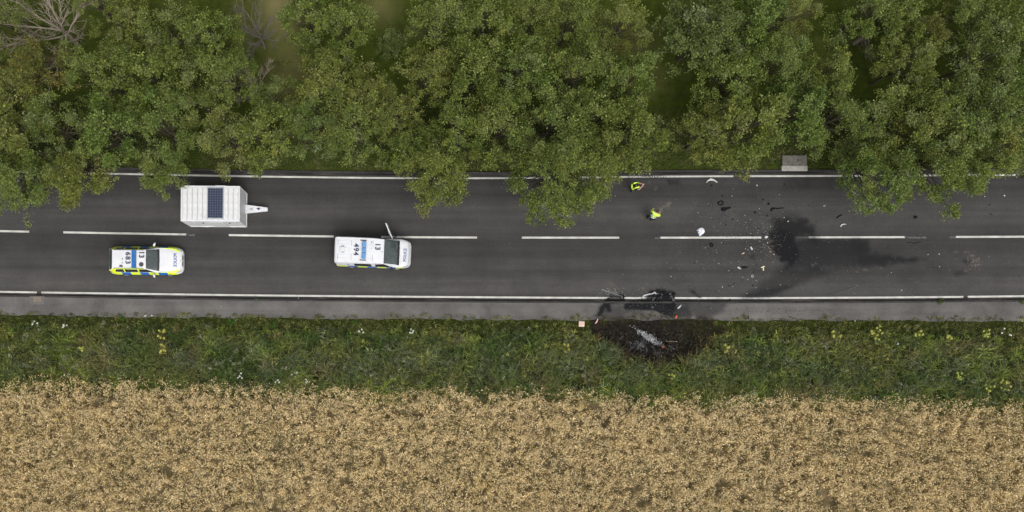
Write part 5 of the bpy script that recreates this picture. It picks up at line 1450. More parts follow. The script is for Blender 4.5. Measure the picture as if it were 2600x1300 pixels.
def person(px, py, rz, label, bend, arms, jacket, sleeves, hair, headtilt):
    """a standing adult facing +x before turning; arms = (elbow, wrist) per side, bend = forward lean of the trunk"""
    x, y = G(px, py)
    t = empty("person", (x, y, 0.0), rz); tag(t, label, "person", "people on the road")
    def ln(z, f=0.0): return bend * max(0, z - 0.92) / 0.55 + f
    N = {"pelvis": (0, 0, .93, .145, .12), "waist": (ln(1.08), 0, 1.08, .13, .11), "chest": (ln(1.30), 0, 1.30, .155, .12), "neck0": (ln(1.44), 0, 1.44, .085, .085), "neck": (ln(1.50) + .01, 0, 1.50, .052)}
    E = [("pelvis", "waist"), ("waist", "chest"), ("chest", "neck0"), ("neck0", "neck")]
    for s, sd in (("l", 1), ("r", -1)):
        N["sh" + s] = (ln(1.40), sd * .18, 1.39, .072); E.append(("neck0", "sh" + s))
        el, wr = arms[sd]
        N["el" + s] = (*el, .046); N["wr" + s] = (*wr, .030); E += [("sh" + s, "el" + s), ("el" + s, "wr" + s)]
        N["hp" + s] = (0, sd * .10, .86, .098); N["kn" + s] = (.03, sd * .12, .49, .064); N["an" + s] = (-.02, sd * .13, .09, .042); N["ft" + s] = (.14, sd * .15, .04, .036)
        E += [("pelvis", "hp" + s), ("hp" + s, "kn" + s), ("kn" + s, "an" + s), ("an" + s, "ft" + s)]
    slim = {"chest": .75, "waist": .8, "neck0": .62, "shl": .55, "shr": .55, **({"ell": .75, "elr": .75} if sleeves == "long" else {})}
    body = skin_mesh("body", {k_: (*v_[:3], *[r_ * slim.get(k_, 1) for r_ in v_[3:]]) for k_, v_ in N.items()}, E, SKIN, 1)
    bm = bmesh.new(); bm.from_mesh(body)
    hx, hz = ln(1.50) + headtilt * .06 + .03, 1.635 - headtilt * .03
    r = bmesh.ops.create_uvsphere(bm, u_segments=16, v_segments=12, radius=1); vs = r["verts"]
    bmesh.ops.scale(bm, vec=(.098, .078, .122), verts=vs)
    for v in vs:                                  # chin and face plane
        if v.co.z < -.04: v.co.y *= .82; v.co.x *= .92
    def part(vv, loc):
        bmesh.ops.rotate(bm, cent=(0, 0, 0), matrix=Matrix.Rotation(headtilt, 3, 'Y'), verts=vv); bmesh.ops.translate(bm, vec=(hx, 0, hz), verts=vv)
    for c, s_ in (((.100, 0, -.015), (.020, .014, .026)), ((0, .080, -.01), (.020, .012, .032)), ((0, -.080, -.01), (.020, .012, .032)), ((.088, 0, -.062), (.012, .026, .009))):
        q = bmesh.ops.create_uvsphere(bm, u_segments=8, v_segments=6, radius=1)["verts"]
        bmesh.ops.scale(bm, vec=s_, verts=q); bmesh.ops.translate(bm, vec=c, verts=q); vs = vs + q
    part(vs, None)
    # hands: palm and five bent fingers each
    for sd in (1, -1):
        el, wr = Vector(arms[sd][0]), Vector(arms[sd][1]); d = (wr - el).normalized(); side = d.cross(Vector((0, 0, 1))).normalized(); up = side.cross(d)
        q = bmesh.ops.create_cube(bm, size=1)["verts"]
        M = Matrix((d, side, up)).transposed()
        bmesh.ops.scale(bm, vec=(.095, .080, .030), verts=q); bmesh.ops.rotate(bm, cent=(0, 0, 0), matrix=M, verts=q); bmesh.ops.translate(bm, vec=wr + d * .055, verts=q)
        for i, (o_, L_) in enumerate(((-.03, .075), (-.01, .085), (.01, .08), (.03, .062), (.048, .055))):
            th = i == 4
            p0 = wr + d * (.095 if not th else .045) + side * (o_ if not th else .044 * sd * -1); p1 = p0 + d * L_ * .55 + (side * -sd * .02 if th else Vector()); p2 = p1 + (d * .5 - up * .8).normalized() * L_ * .5
            V, F = tube_arrays([tuple(p0), tuple(p1), tuple(p2)], [.009, .0085, .006], 5)
            bv = [bm.verts.new(v) for v in V]
            for f in F: bm.faces.new([bv[k] for k in f])
            bm.faces.new(bv[-5:])
    me = bm_mesh("body", bm, SKIN, True); link("body", me, t)
    # clothing: the same joints, a little fuller
    def fuller(keys, k=1.12, add=.012): return {q: (*N[q][:3], *[r_ * k + add for r_ in N[q][3:]]) for q in keys}
    leg = ["pelvis", "hpl", "knl", "anl", "hpr", "knr", "anr"]
    link("trousers", skin_mesh("trousers", fuller(leg), [e for e in E if e[0] in leg and e[1] in leg], CLOTH_B), t)
    for s in "lr":
        bm = bmesh.new(); a = N["an" + s]; f = N["ft" + s]
        q = bmesh.ops.create_uvsphere(bm, u_segments=10, v_segments=8, radius=1)["verts"]; bmesh.ops.scale(bm, vec=(.15, .058, .055), verts=q)
        for v in q: v.co.z = max(v.co.z, -.05)
        bmesh.ops.translate(bm, vec=((a[0] + f[0]) / 2 + .01, (a[1] + f[1]) / 2, .05), verts=q); link("boot", bm_mesh("boot", bm, BLACK, True), t)
    tor = ["pelvis", "waist", "chest", "neck0", "shl", "shr"] + (["ell", "wrl", "elr", "wrr"] if sleeves == "long" else ["ell", "elr"])
    nod = fuller(tor, 1.14, .018); nod["pelvis"] = (*N["pelvis"][:3], .175, .145); nod["chest"] = (*N["chest"][:3], .205, .175); nod["waist"] = (*N["waist"][:3], .175, .15); nod["neck0"] = (*N["neck0"][:2], N["neck0"][2] + .015, .135, .125)
    for s in "lr": nod["sh" + s] = (*N["sh" + s][:3], .108)
    if sleeves == "short":
        for s in "lr":
            a, b = N["sh" + s], N["el" + s]; nod["el" + s] = (a[0] * .35 + b[0] * .65, a[1] * .35 + b[1] * .65, a[2] * .35 + b[2] * .65, .064)
    else:
        for s in "lr":
            a, b = N["el" + s], N["wr" + s]; nod["wr" + s] = (a[0] * .12 + b[0] * .88, a[1] * .12 + b[1] * .88, a[2] * .12 + b[2] * .88, .052)
    link("jacket" if sleeves == "long" else "shirt", skin_mesh("jacket", nod, [e for e in E if e[0] in tor and e[1] in tor], jacket), t)
    if sleeves == "short":                 # open hi-vis vest over a black shirt: shoulder straps, back and front panels
        V = []; 
        def strap(pts, w, name="vest_strap"):
            P = np.array(pts, float); T = np.gradient(P, axis=0); S_ = np.cross(T, [0, 0, 1.0]); 
            tb = Tubes(); tb.add(P, w, 6); return link(name, tb.mesh(name, HIVIS), t)
        for sd in (1, -1):
            strap([(-.18, sd * .14, 1.05), (-.195, sd * .145, 1.30), (-.12, sd * .155, 1.49), (0.02, sd * .15, 1.535), (.14, sd * .13, 1.48), (.20, sd * .10, 1.28), (.18, sd * .10, 1.02)], [.05, .055, .055, .05, .055, .055, .05])
        strap([(-.14, .20, 1.20), (-.215, .12, 1.21), (-.235, 0, 1.21), (-.215, -.12, 1.21), (-.14, -.20, 1.20)], .065, "vest_back")
        strap([(.02, -.03, 1.50), (.10, .0, 1.46), (.18, .02, 1.36)], .045, "vest_front")
    else:
        for zz, rr in ((1.02, .185), (1.18, .178)):
            a = np.linspace(0, 2 * math.pi, 17)
            tb = Tubes(); tb.add([(ln(zz) + .150 * math.cos(q), .172 * math.sin(q), zz) for q in a], .018, 5); link("reflective_band", tb.mesh("reflective_band", REFLECT), t)
        for sd in (1, -1):
            tb = Tubes(); tb.add([(ln(1.1) - .135, sd * .09, 1.1), (ln(1.32) - .155, sd * .10, 1.32), (ln(1.46) - .07, sd * .12, 1.47), (ln(1.42) + .08, sd * .11, 1.44), (ln(1.2) + .15, sd * .10, 1.2)], .014, 5); link("reflective_band", tb.mesh("reflective_band", REFLECT), t)
    # hair
    bm = bmesh.new(); q = bmesh.ops.create_uvsphere(bm, u_segments=16, v_segments=12, radius=1)["verts"]
    bmesh.ops.scale(bm, vec=(.106, .088, .126), verts=q)
    bmesh.ops.delete(bm, geom=[v for v in bm.verts if v.co.z < -.10 or (v.co.x > .0 and v.co.z < .0) or (v.co.x > .075 and v.co.z < .06)], context='VERTS')
    bmesh.ops.rotate(bm, cent=(0, 0, 0), matrix=Matrix.Rotation(headtilt, 3, 'Y'), verts=bm.verts); bmesh.ops.translate(bm, vec=(hx - .006, 0, hz + .006), verts=bm.verts)
    link("hair", bm_mesh("hair", bm, hair, True), t)
    return t

p1 = person(1601.5, 481.5, R(8), "person in black with a yellow vest, bare forearms raised, near the top edge line", .03,
       {1: ((.16, .24, 1.18), (.40, .07, 1.33)), -1: ((.18, -.26, 1.20), (.40, -.10, 1.30))}, CLOTH_B, "short", HAIR_D, .25)
ph = box_obj("phone", (0, 0, 0), (.02, .16, .08), BLACK); 
ph.location = p1.matrix_basis @ Vector((.50, .0, 1.34)); ph.rotation_euler = (0, 0, R(8)); tag(ph, "small black device held up by the person in the yellow vest", "phone")
person(1647.5, 556, R(62), "person in a yellow reflective jacket bending forward, beside the pale scrape on the road", .20,
       {1: ((.22, .32, 1.17), (.44, .22, 1.02)), -1: ((.20, -.33, 1.17), (.42, -.26, 1.02))}, HIVIS, "long", HAIR_B, .75)

# ------------------------------------------------------------------ debris
CHAR = plain("charred", (0.010, 0.010, 0.011), 0.9, 0, 0.6, 30, 0.08)
DGREY = plain("scorched_grey", (0.05, 0.05, 0.055), 0.7, 0, 0.4, 20)
ASHW = plain("white_ash", (0.55, 0.57, 0.60), 0.9, 0, 0.35, 25)
ASHG = plain("grey_ash", (0.16, 0.165, 0.18), 0.95, 0, 0.5, 25)
PALEP = plain("pale_plastic", (0.48, 0.49, 0.48), 0.5, 0, 0.2, 30)
RUST = plain("orange_rag", (0.42, 0.09, 0.03), 0.8, 0, 0.3, 25)
PINKC = plain("cardboard", (0.55, 0.40, 0.31), 0.9, 0, 0.1, 10)
CREAM = plain("cream_plastic", (0.66, 0.62, 0.36), 0.5, 0, 0.2, 20)

def chunk_mesh(name, sx, sy, sz, mat, seed, npts=14):
    rs = random.Random(seed); bm = bmesh.new()
    for i in range(npts):
        v = Vector((rs.uniform(-1, 1), rs.uniform(-1, 1), rs.uniform(-1, 1))).normalized() * rs.uniform(.6, 1)
        bm.verts.new((v.x * sx / 2, v.y * sy / 2, v.z * sz / 2))
    r = bmesh.ops.convex_hull(bm, input=bm.verts)
    bmesh.ops.delete(bm, geom=list({g for g in r["geom_unused"] + r["geom_interior"] if isinstance(g, bmesh.types.BMVert)}), context='VERTS')
    zmin = min(v.co.z for v in bm.verts)
    for v in bm.verts: v.co.z -= zmin
    return bm_mesh(name, bm, mat)

FRAG = {m.name: [chunk_mesh("fragment", 1, .62 + .06 * i, .34, m, 40 + i) for i in range(5)] for m in (CHAR, PALEP, DGREY)}
def frag(px, py, Lpx, mat, rz, label, group, name="debris_fragment", z=0.0045):
    x, y = G(px, py); s = Lpx / PPM
    o = link(name, FRAG[mat.name][random.randrange(5)]); o.location = (x, y, z); o.rotation_euler = (0, 0, rz); o.scale = (s, s, min(s, .5))
    return tag(o, label, "debris", group)

MARKS = [(1779, 587, "the white sheet"), (1806, 459, "the bent white trim"), (1829, 516, "the oval black loop"), (1840, 531, "the lumpy black part"), (1970, 530, "the long curved black strip"), (2014, 412, "the concrete block"),
         (1933, 604, "the cracked white chunk"), (1992, 620, "the burnt spot"), (1906, 631, "the upper white stick"), (1876, 680, "the lower white stick"), (1937, 681, "the cream bracket"), (1885, 714, "the grey block"), (1806, 622, "the black ring"),
         (1910, 655, "the dark round blot"), (2130, 549, "the forked strip"), (2140, 571, "the curved shard"), (1655, 545, "the person in the yellow jacket"), (1853, 761, "the lump on the lower edge line"), (2445, 665, "the scraped spot at right"), (2324, 552, "the largest flake at right"), (2487, 441, "the blue litter")]
def where(px, py):
    b = min(MARKS, key=lambda m: (m[0] - px) ** 2 + (m[1] - py) ** 2 if (m[0] - px) ** 2 + (m[1] - py) ** 2 > 30 else 1e9); dx, dy = px - b[0], py - b[1]
    d = math.hypot(dx, dy); w_ = "close " if d < 24 else ""
    if abs(dx) > 2 * abs(dy): s_ = "right of" if dx > 0 else "left of"
    elif abs(dy) > 2 * abs(dx): s_ = "below" if dy > 0 else "above"
    else: s_ = ("below right of" if dx > 0 else "below left of") if dy > 0 else ("above right of" if dx > 0 else "above left of")
    return w_ + s_ + " " + b[2]
def q6(a, b): return 1750 + a / 6.44, 430 + b / 6.44
def q4(a, b): return 1700 + a / 8.05, 600 + b / 8.05
def q7(a, b): return 1840 + a / 3.68, 540 + b / 3.68
bl = [(q6(*p), L) for p, L in (((590, 180), 3), ((840, 218), 2.5), ((1145, 158), 3), ((365, 265), 7), ((540, 430), 7), ((165, 608), 3.5), ((330, 592), 3), ((1160, 358), 4.5), ((1205, 495), 6), ((1295, 570), 9),
     ((1075, 705), 8), ((1275, 760), 6), ((850, 795), 4), ((600, 912), 5), ((830, 910), 3), ((985, 893), 3), ((1130, 965), 5), ((600, 858), 3.5), ((1555, 245), 5), ((705, 820), 6), ((2055, 310), 3), ((1945, 600), 4), ((630, 965), 3), ((2075, 865), 4), ((1690, 320), 4), ((1780, 915), 4), ((1200, 1052), 5))]
for (px, py), L in bl:
    frag(px, py, L * 1.1, CHAR, random.uniform(0, 6), f"{'tiny' if L < 3.2 else 'small' if L < 5.5 else 'larger'} black fragment on the upper lane {where(px, py)}", "charred fragments on the upper lane")
wl_ = [(q6(*p), L) for p, L in (((720, 318), 2.6), ((700, 437), 3.4), ((145, 707), 3.2), ((1145, 645), 3), ((910, 752), 3), ((1550, 790), 4), ((1615, 850), 6), ((1330, 937), 3.6), ((925, 870), 2.8), ((940, 957), 2.6), ((1005, 1047), 3.2), ((2203, 600), 4.5), ((1105, 265), 6), ((1130, 998), 2.6), ((1005, 818), 2.6), ((790, 842), 2.4))]
for (px, py), L in wl_:
    frag(px, py, L, PALEP, random.uniform(0, 6), f"{'tiny' if L < 3.1 else 'small'} white fragment on the upper lane {where(px, py)}", "white fragments on the upper lane")
bl2 = [(q4(*p), L) for p, L in (((505, 550), 4.5), ((1105, 145), 3.5), ((1255, 160), 3.5), ((1210, 1005), 5), ((1700, 1000), 6), ((1775, 590), 4), ((1725, 735), 5), ((1485, 455), 3.5), ((1270, 690), 4.5), ((1900, 245), 4), ((1650, 195), 4), ((95, 990), 3), ((1840, 300), 4))] + [((2014 + a, 690 + b), 3.5) for a, b in ((-4, 4), (90, 20))]
for (px, py), L in bl2:
    frag(px, py, L * 1.1, CHAR, random.uniform(0, 6), f"{'small' if L < 4.2 else 'larger'} black fragment on the lower lane {where(px, py)}".replace(" the lump on the lower edge line", " the edge line lump"), "charred fragments on the lower lane")
wl2 = [(q4(*p), L) for p, L in (((1600, 880), 3.4), ((1078, 1037), 4.4), ((2130, 370), 5), ((2000, 135), 6.5), ((1210, 705), 3), ((1005, 560), 3.2), ((1550, 250), 3.6), ((1590, 275), 3.4), ((1495, 835), 3), ((1770, 900), 2.6), ((1580, 1168), 3), ((730, 235), 3), ((30, 820), 4), ((1060, 130), 3), ((2265, 993), 2.8), ((2283, 713), 2.6), ((1765, 1050), 2.8), ((2053, 310), 3))]
for (px, py), L in wl2:
    frag(px, py, L, PALEP, random.uniform(0, 6), f"{'tiny' if L < 3.1 else 'small'} white fragment on the lower lane {where(px, py)}".replace(" the lump on the lower edge line", " the edge line lump"), "white fragments on the lower lane")
for px, py, L, m in ((2425, 521, 6, PALEP), (2550, 497, 6, PALEP), (2500, 499, 4, PALEP), (2095, 522, 3, PALEP), (2173, 534, 4, PALEP)):
    frag(px, py, L, m, random.uniform(0, 6), f"white litter scrap on the upper lane {where(px, py)}", "white scraps on the upper lane at right")
for px, py, L in ((2324, 552, 15), (2515, 544, 7), (2512, 520, 6), (2256, 579, 4)):
    frag(px, py, L, CHAR, random.uniform(-.4, .4), f"charred flake on the upper lane, {'the largest at right' if L > 12 else where(px, py)}", "charred flakes on the upper lane at right")
for px, py, L in ((2571, 681, 4.5), (2588, 701, 4.5), (2597, 661, 4)):
    frag(px, py, L, CHAR, random.uniform(0, 6), "black crumb on the lower lane by the right picture edge", "black crumbs at the right edge")
for px, py, L in ((2289, 737, 4), (2356, 646, 3.5), (2384, 645, 4.5), (2385, 677, 3.5), (2263, 692, 2.8)):
    frag(px, py, L, PALEP, random.uniform(0, 6), f"tiny white crumb on the lower lane {where(px, py)}", "white crumbs right of the stain")
for px, py, L in ((1200, 515, 4), (1184, 516, 2.5)):
    frag(px, py, L, CHAR, .4, "black speck on the upper lane right of the narrow overhanging tree", "black specks mid road")
frag(1887, 447, 7, CHAR, .2, "square black piece in the gap of the top edge line", None)
frag(1897, 806, 12, CHAR, 1.9, "kite-shaped black flake on the footpath right of the scorched kerb", None, z=.11)
frag(1853, 761, 9, CHAR, 1.4, "black lump lying across the lower edge line right of the burnt kerb", None)
frag(1899, 773, 8, CHAR, .2, "black lump in the gutter above the kite-shaped flake", None, z=.06)
frag(*q4(1485, 920), 11, DGREY, 1.3, "grey scorched block on the lower lane above the burnt kerb, right one of two", None)
frag(*q4(1330, 980), 9, DGREY, .7, "grey scorched piece left of the grey block on the lower lane", None)
frag(1770, 612, 6, DGREY, .4, "brown-grey scrap on the centre dash below the white sheet", None)

def strip_obj(name, pts, w, h, mat, label, cat="debris", group=None):
    """bent strip of trim: rectangular section along points given in pixels"""
    P = [(*G(a, b), z) for a, b, z in pts]; bm = bmesh.new(); rings = []
    o0 = Vector(P[0]); n = len(P); ws = w if isinstance(w, (list, tuple)) else [w] * n
    for i, p in enumerate(P):
        a = Vector(P[max(0, i - 1)]); b = Vector(P[min(n - 1, i + 1)]); d = (b - a); d.z = 0; d.normalize(); s = Vector((-d.y, d.x, 0))
        q = Vector(p) - o0
        rings.append([bm.verts.new(q + s * ws[i] / 2), bm.verts.new(q + s * ws[i] * .3 + Vector((0, 0, h))), bm.verts.new(q - s * ws[i] * .3 + Vector((0, 0, h))), bm.verts.new(q - s * ws[i] / 2)])
    for i in range(n - 1):
        for j in range(4): bm.faces.new((rings[i][j], rings[i + 1][j], rings[i + 1][(j + 1) % 4], rings[i][(j + 1) % 4]))
    bm.faces.new(rings[0]); bm.faces.new(rings[-1][::-1])
    o = link(name, bm_mesh(name, bm, mat)); o.location = o0
    return tag(o, label, cat, group)
strip_obj("bent_trim", [(1793, 464, .01), (1798, 458, .03), (1804, 455.5, .05), (1811, 457, .03), (1816, 460, .01), (1821, 463, .01)], [.04, .10, .17, .12, .07, .08], .05, PALEP, "bent white plastic trim lying beside the top edge line")
strip_obj("metal_strip", [(1629, 755.5, .01), (1636, 750, .03), (1646, 747, .05), (1655, 746, .05), (1662, 742.5, .06), (1666, 747, .04)], [.06, .11, .10, .09, .13, .08], .04, plain("dull_aluminium", (.36, .37, .37), .5, 0, .3, 30), "pale twisted metal strip by the black burnt heap on the lower edge line")
strip_obj("blade_strip", [(1957, 536, .01), (1961, 529, .02), (1972, 530, .02), (1990, 528, .01)], [.18, .16, .10, .05], .03, CHAR, "long curved black strip on the upper lane left of the burnt spot")
strip_obj("burnt_part", [(1831, 531, .01), (1838, 532, .03), (1845, 530, .03), (1855, 527, .01)], [.2, .28, .16, .09], .06, CHAR, "lumpy black part with a tail on the upper lane near the black loop")
strip_obj("forked_strip", [(2138, 545, .01), (2130, 549, .02), (2124, 554, .01)], [.06, .09, .08], .03, CHAR, "thin forked black strip on the upper lane above the centre line")
strip_obj("curved_shard", [(2134, 576, .01), (2136, 571, .03), (2142, 569, .03), (2148, 570, .01)], [.07, .09, .07, .03], .04, PALEP, "small white curved shard above the dash at the stain")
strip_obj("black_wire", [(2302, 617, .01), (2310, 615.5, .01), (2318, 618, .01), (2328, 617, .01), (2337, 614.5, .01)], .035, .02, CHAR, "short wavy black wire just below the centre line at right")
strip_obj("black_wire", [(2112, 746, .01), (2125, 742, .01), (2140, 738, .01), (2155, 733, .01), (2172, 728, .01)], [.03, .03, .03, .05, .11], .02, DGREY, "long thin wire leading up from a small ring on the lower lane")
strip_obj("white_stick", [q4(1655, 215) + (.01,), q4(1690, 278) + (.01,)], .10, .05, PALEP, "white stick left of the burnt spot, the higher of two")
strip_obj("white_stick", [q4(1390, 625) + (.01,), q4(1445, 665) + (.01,)], .10, .05, PALEP, "white stick beside the black sliver on the lower lane")
strip_obj("pink_sliver", [q4(1475, 362) + (.01,), q4(1525, 338) + (.01,)], .07, .04, PINKC, "pinkish sliver on the lower lane between the two white sticks")
strip_obj("black_sliver", [q4(1460, 628) + (.01,), q4(1520, 640) + (.02,), q4(1610, 630) + (.01,)], [.05, .16, .04], .04, CHAR, "pointed black sliver right of the white stick on the lower lane")
strip_obj("white_chunk", [q6(1240, 1125) + (.01,), q6(1250, 1105) + (.04,), q6(1280, 1105) + (.03,)], [.18, .2, .1], .07, PALEP, "cracked white chunk at the end of the dash left of the burnt spot")
strip_obj("silver_strip", [(1527, 735, .01), (1540, 739, .02), (1553, 743, .01), (1565, 747, .02), (1580, 753, .01)], [.05, .07, .04, .06, .04], .02, ASHG, "line of crumbled silver fragments on the edge line left of the burnt heap")
strip_obj("cable_run", [(1690, 866, .10), (1705, 867.5, .12), (1720, 867, .10)], .03, .02, PINKC, "thin pinkish rod across the burnt patch")
strip_obj("cable_run", [(1697, 877, .10), (1705, 883, .12), (1713, 887, .10)], .04, .03, ASHG, "pale short rod in the burnt patch below the pinkish one")
# T-shaped cream piece
x, y = G(1937, 681); t_ = empty("cream_bracket", (x, y, .004), R(10)); tag(t_, "cream T-shaped broken plastic bracket on the lower lane", "debris")
box_obj("crossbar", (0, .08, .02), (.26, .07, .03), CREAM, t_, R(8), .008); box_obj("stem", (.01, -.065, .02), (.07, .21, .028), CREAM, t_, R(-10), .008)
# loops of hose
def loop(px, py, rx, ry, rot, label, mat=CHAR, r=.035):
    x, y = G(px, py); a = np.linspace(0, 2 * math.pi, 21); rs = random.Random(px)
    ph_ = rs.uniform(0, 6); k = [1 + .12 * math.sin(2 * q + ph_) for q in a]
    tb = Tubes(); tb.add([(rx / PPM * math.cos(q) * w_, ry / PPM * math.sin(q) * w_, r) for q, w_ in zip(a, k)], r, 6)
    o = link("hose_loop", tb.mesh("hose_loop", mat)); o.location = (x, y, .004); o.rotation_euler = (0, 0, rot); return tag(o, label, "debris", "loops of burnt hose")
loop(1829.5, 516, 7, 4.6, .7, "oval black loop on the upper lane above the lumpy black part")
loop(1838.5, 546, 5.5, 3.6, .5, "faint grey loop on the upper lane below the lumpy black part", DGREY, .018)
loop(*q4(855, 180), 4, 3.2, -.8, "black ring under the dash below the white sheet")
loop(*q4(665, 170), 4.5, 2.8, 1.4, "faint ring left of the black ring below the dash", DGREY, .018)
loop(*q4(1690, 815), 2.6, 2.6, 0, "small pale ring on the lower lane near the grey block", PALEP, .014)
loop(2107.5, 747, 3.2, 2.8, 0, "small dark ring at the end of the long thin wire", DGREY, .016)

# crumpled white sheet
def sheet(px, py, label):
    outline = np.array([(-.42, .05), (-.30, .22), (-.16, .30), (.02, .36), (.20, .34), (.34, .18), (.40, -.08), (.28, -.24), (.10, -.34), (-.02, -.50), (-.16, -.46), (-.20, -.28), (-.30, -.16), (-.22, -.02)])
    x, y = G(px, py); bm = bmesh.new(); rings = []
    for k, (s, z) in enumerate(((1, .006), (.98, .05), (.75, .10), (.45, .13), (.18, .12))):
        rings.append([bm.verts.new((a * s, b * s, z + (.035 * random.uniform(-1, 1) if k > 1 else 0))) for a, b in outline])
    for k in range(len(rings) - 1):
        for i in range(len(outline)):
            j = (i + 1) % len(outline); bm.faces.new((rings[k][i], rings[k][j], rings[k + 1][j], rings[k + 1][i]))
    bm.faces.new(rings[-1]); bm.faces.new(rings[0][::-1])
    bmesh.ops.scale(bm, vec=(.66, .66, 1), verts=bm.verts)
    o = link("white_sheet", bm_mesh("white_sheet", bm, plain("white_cloth", (.66, .68, .74), .8, 0, .04))); o.location = (x, y, .0); tag(o, label, "sheet")
sheet(1779, 587, "crumpled white sheet lying just above the centre line")

# burnt heap against the kerb
def heap(name, px, py, items, label, cat="debris"):
    """tangle of charred pieces: a rough mound with separate lumps on it"""
    x, y = G(px, py); t = empty(name, (x, y, 0.0)); tag(t, label, cat)
    for i, (dx, dy, L, W, h, m, rz, z0) in enumerate(items):
        o = link("lump", chunk_mesh("lump", L / PPM, W / PPM, h, m, 500 + i + int(px)), t)
        o.location = (dx / PPM, -dy / PPM, z0); o.rotation_euler = (0, 0, rz)
    return t
rs = random.Random(3)
it = [(0, 0, 56, 30, .09, CHAR, .1, 0.0), (20, 24, 30, 22, .16, CHAR, -.6, .02), (-44, 24, 40, 12, .06, CHAR, .1, .07)]
it += [(rs.uniform(-30, 34), rs.uniform(-18, 30), rs.uniform(6, 18), rs.uniform(4, 10), rs.uniform(.03, .10), rs.choice((CHAR, CHAR, CHAR, DGREY)), rs.uniform(0, 3), .06) for _ in range(40)]
heap("burnt_heap", 1683, 757, it, "jumbled black burnt wreckage heaped across the lower edge line and kerb")
it = [(rs.uniform(-24, 24), rs.uniform(-10, 14), rs.uniform(6, 14), rs.uniform(3, 8), rs.uniform(.04, .1), CHAR, rs.uniform(0, 3), .005) for _ in range(14)]
heap("burnt_heap", 1563, 757, it, "small black melted pile on the lower edge line left of the main heap")
it = [(rs.gauss(0, 1) * 30, rs.gauss(0, 1) * 14, rs.uniform(5, 22), rs.uniform(4, 12), rs.uniform(.06, .18), rs.choice((CHAR, CHAR, CHAR, DGREY)), rs.uniform(0, 3), .04) for _ in range(46)]
it += [(0, 6, 96, 40, .12, CHAR, -.35, .02)]
heap("burnt_heap", 1650, 878, it, "black burnt remains in the scorched hollow of the verge")
# white ash on it
lv = Leaves()
n = 900; u = rng.normal(-.1, .45, n); v = rng.normal(0, .20, n) * (1 - .4 * np.clip(np.abs(u), 0, 1))
ax, ay = G(1651, 860); dx, dy = 34 / PPM, -21 / PPM
C = np.stack([ax + u * dx + v * .35, ay + u * dy + v * .42, .17 + .05 * rng.random(n)], 1)
cl = np.where(rng.random((n, 1)) < .6, np.array([[.62, .64, .68]]), np.array([[.22, .23, .25]])) * rng.uniform(.5, 1.15, (n, 1))
lv.add(C, rand_dirs(n) * np.array([[1, 1, .3]]), rand_dirs(n, 2.0), rng.uniform(.03, .10, n), rng.uniform(.025, .06, n), cl)
n = 170; C = np.stack([G(1619, 875)[0] + rng.normal(0, .25, n), G(1619, 875)[1] + rng.normal(0, .18, n), .14 + .05 * rng.random(n)], 1)
lv.add(C, rand_dirs(n) * np.array([[1, 1, .3]]), rand_dirs(n, 2.0), rng.uniform(.03, .09, n), rng.uniform(.02, .06, n), np.array([[.24, .25, .28]]) * rng.uniform(.4, 1.4, (n, 1)))
n = 80; C = np.stack([G(1668, 897)[0] + rng.normal(0, .12, n), G(1668, 897)[1] + rng.normal(0, .12, n), .14 + .05 * rng.random(n)], 1)
lv.add(C, rand_dirs(n) * np.array([[1, 1, .3]]), rand_dirs(n, 2.0), rng.uniform(.03, .09, n), rng.uniform(.02, .06, n), np.array([[.24, .25, .28]]) * rng.uniform(.4, 1.4, (n, 1)))
n = 120; C = np.stack([G(1722, 862)[0] + rng.normal(0, .5, n), G(1722, 862)[1] + rng.normal(0, .25, n), .10 + .05 * rng.random(n)], 1)
lv.add(C, rand_dirs(n) * np.array([[1, 1, .3]]), rand_dirs(n, 2.0), rng.uniform(.03, .07, n), rng.uniform(.02, .05, n), np.array([[.10, .10, .10]]) * rng.uniform(.4, 1.6, (n, 1)))
o = link("ash", lv.mesh("ash", GRASS)); tag(o, "flaky white and grey ash in the burnt hollow", "ash", kind="stuff")
frag(1716, 806, 7, PALEP, .4, "pale lump on the footpath edge below the burnt heap", None, z=.11)
strip_obj("white_shard", [(1719, 784, .11), (1724, 779, .14), (1728, 775, .11)], [.08, .12, .05], .05, PALEP, "white shard on the footpath right of the burnt heap")
strip_obj("orange_scrap", [(1713, 809, .11), (1716, 804, .14), (1717, 800, .11)], [.12, .16, .06], .05, RUST, "orange scrap at the footpath edge below the white shard")
strip_obj("orange_scrap", [(1679, 884, .18), (1682, 881, .2), (1685, 878, .18)], [.06, .10, .05], .04, RUST, "orange scrap in the burnt hollow by the ash")
strip_obj("tape_scrap", [(1510, 822, .2), (1514, 816, .22), (1516, 810, .2)], [.07, .10, .06], .03, plain("red_white_tape", (.6, .35, .33), .6, 0, .6, 25), "scrap of red and white tape at the left end of the scorched verge")
x, y = G(1476, 823); t_ = empty("card_sheet", (x, y, .10), R(-3)); tag(t_, "small square of pale brown card on the verge left of the scorched patch", "card")
box_obj("card", (0, 0, .02), (.38, .36, .012), PINKC, t_)
box_obj("card_print", (.02, -.09, .0275), (.28, .05, .002), plain("card_print", (.62, .50, .42), .9), t_)
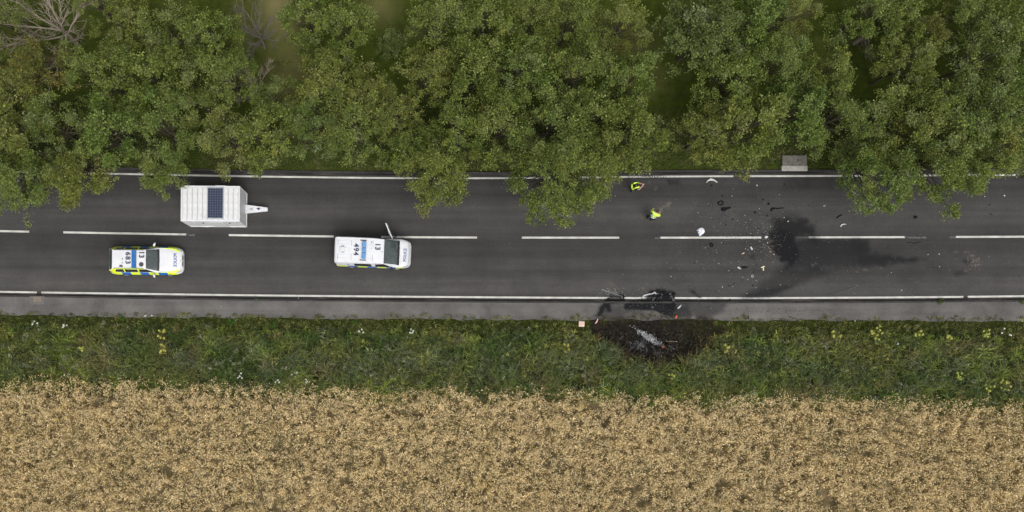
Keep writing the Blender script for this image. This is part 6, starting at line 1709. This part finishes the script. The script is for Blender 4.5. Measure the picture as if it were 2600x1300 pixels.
# litter by the footpath and trees
def crumple(px, py, L, mat, label, z=.11):
    x, y = G(px, py); o = link("litter", chunk_mesh("litter", L / PPM, L * .7 / PPM, .08, mat, int(px))); o.location = (x, y, z); o.rotation_euler = (0, 0, random.uniform(-.6, .6)); tag(o, label, "litter", "litter by the roadside")
PINKW = plain("pinkish_paper", (.58, .50, .50), .8); BLUEP = plain("pale_blue_plastic", (.35, .52, .70), .4, 0, .3, 12)
crumple(371, 801, 11, PINKW, "pinkish crumpled litter on the footpath edge below the police car, left piece"); crumple(388, 801, 8, PALEP, "white litter scrap on the footpath edge below the police car, right piece")
crumple(562.5, 779, 4.5, PALEP, "tiny white stub on the footpath below the trailer"); crumple(758, 757, 4, PALEP, "white speck in the gutter left of the van", .01)
crumple(2487, 441, 8, BLUEP, "blue and white bottle litter under the trees at the right end of the top line", .02); crumple(1034, 856, 7, BLUEP, "pale blue litter hanging in the verge grass below the van", .30)
crumple(2272, 873, 8, BLUEP, "pale grey-blue litter among the verge weeds at right", .35)
crumple(2168, 815, 5, PALEP, "white scrap at the footpath edge left of the dry stalks"); crumple(2500, 815, 3.5, PALEP, "white speck at the footpath edge near the right end")

# fine grit and crumbs, too many to count
lv = Leaves()
def grit(n, cx, cy, sx, sy, cols, size, x0=1400, x1=2600, y0=455, y1=805):
    px = rng.normal(cx, sx, n); py = rng.normal(cy, sy, n); k = (px > x0) & (px < x1) & (py > y0) & (py < y1)
    px, py = px[k], py[k]; m = len(px); X_, Y_ = (px - NX) / PPM, (NY - py) / PPM
    zb = np.where(py > c_kerb_s(px), .115, .012)
    lv.add(np.stack([X_, Y_, zb], 1), rand_dirs(m) * np.array([[1, 1, .1]]), rand_dirs(m, 3.0), rng.uniform(.4, 1.5, m) * size, rng.uniform(.3, 1.0, m) * size, pick_colors(m, cols, [1] * len(cols)))
DK = [(.012, .012, .013), (.02, .02, .02)]; LT = [(.30, .30, .28), (.2, .2, .19), (.42, .42, .39)]
grit(420, 1900, 590, 110, 60, DK, .06); grit(260, 1890, 600, 90, 55, LT, .04); grit(220, 1940, 610, 22, 34, LT, .045); grit(200, 1900, 690, 120, 40, DK, .05); grit(160, 1950, 690, 200, 45, LT, .032)
grit(160, 1660, 770, 60, 20, LT, .04); grit(320, 1680, 770, 70, 24, DK, .07); grit(160, 2150, 500, 200, 35, DK, .05); grit(90, 2250, 560, 190, 60, LT, .03); grit(120, 2300, 690, 150, 45, LT, .028); grit(160, 1960, 790, 70, 9, DK, .06)
grit(80, 1553, 744, 22, 7, LT, .06); grit(60, 1960, 640, 8, 16, [(.3, .14, .10)], .04); grit(120, 2475, 668, 9, 9, [(.28, .2, .18), (.02, .02, .02)], .05)
grit(140, 1300, 650, 700, 100, LT, .022, 0, 2600)
o = link("road_grit", lv.mesh("road_grit", GRASS)); tag(o, "fine scattered grit and glass crumbs over the carriageway", "grit", kind="stuff")
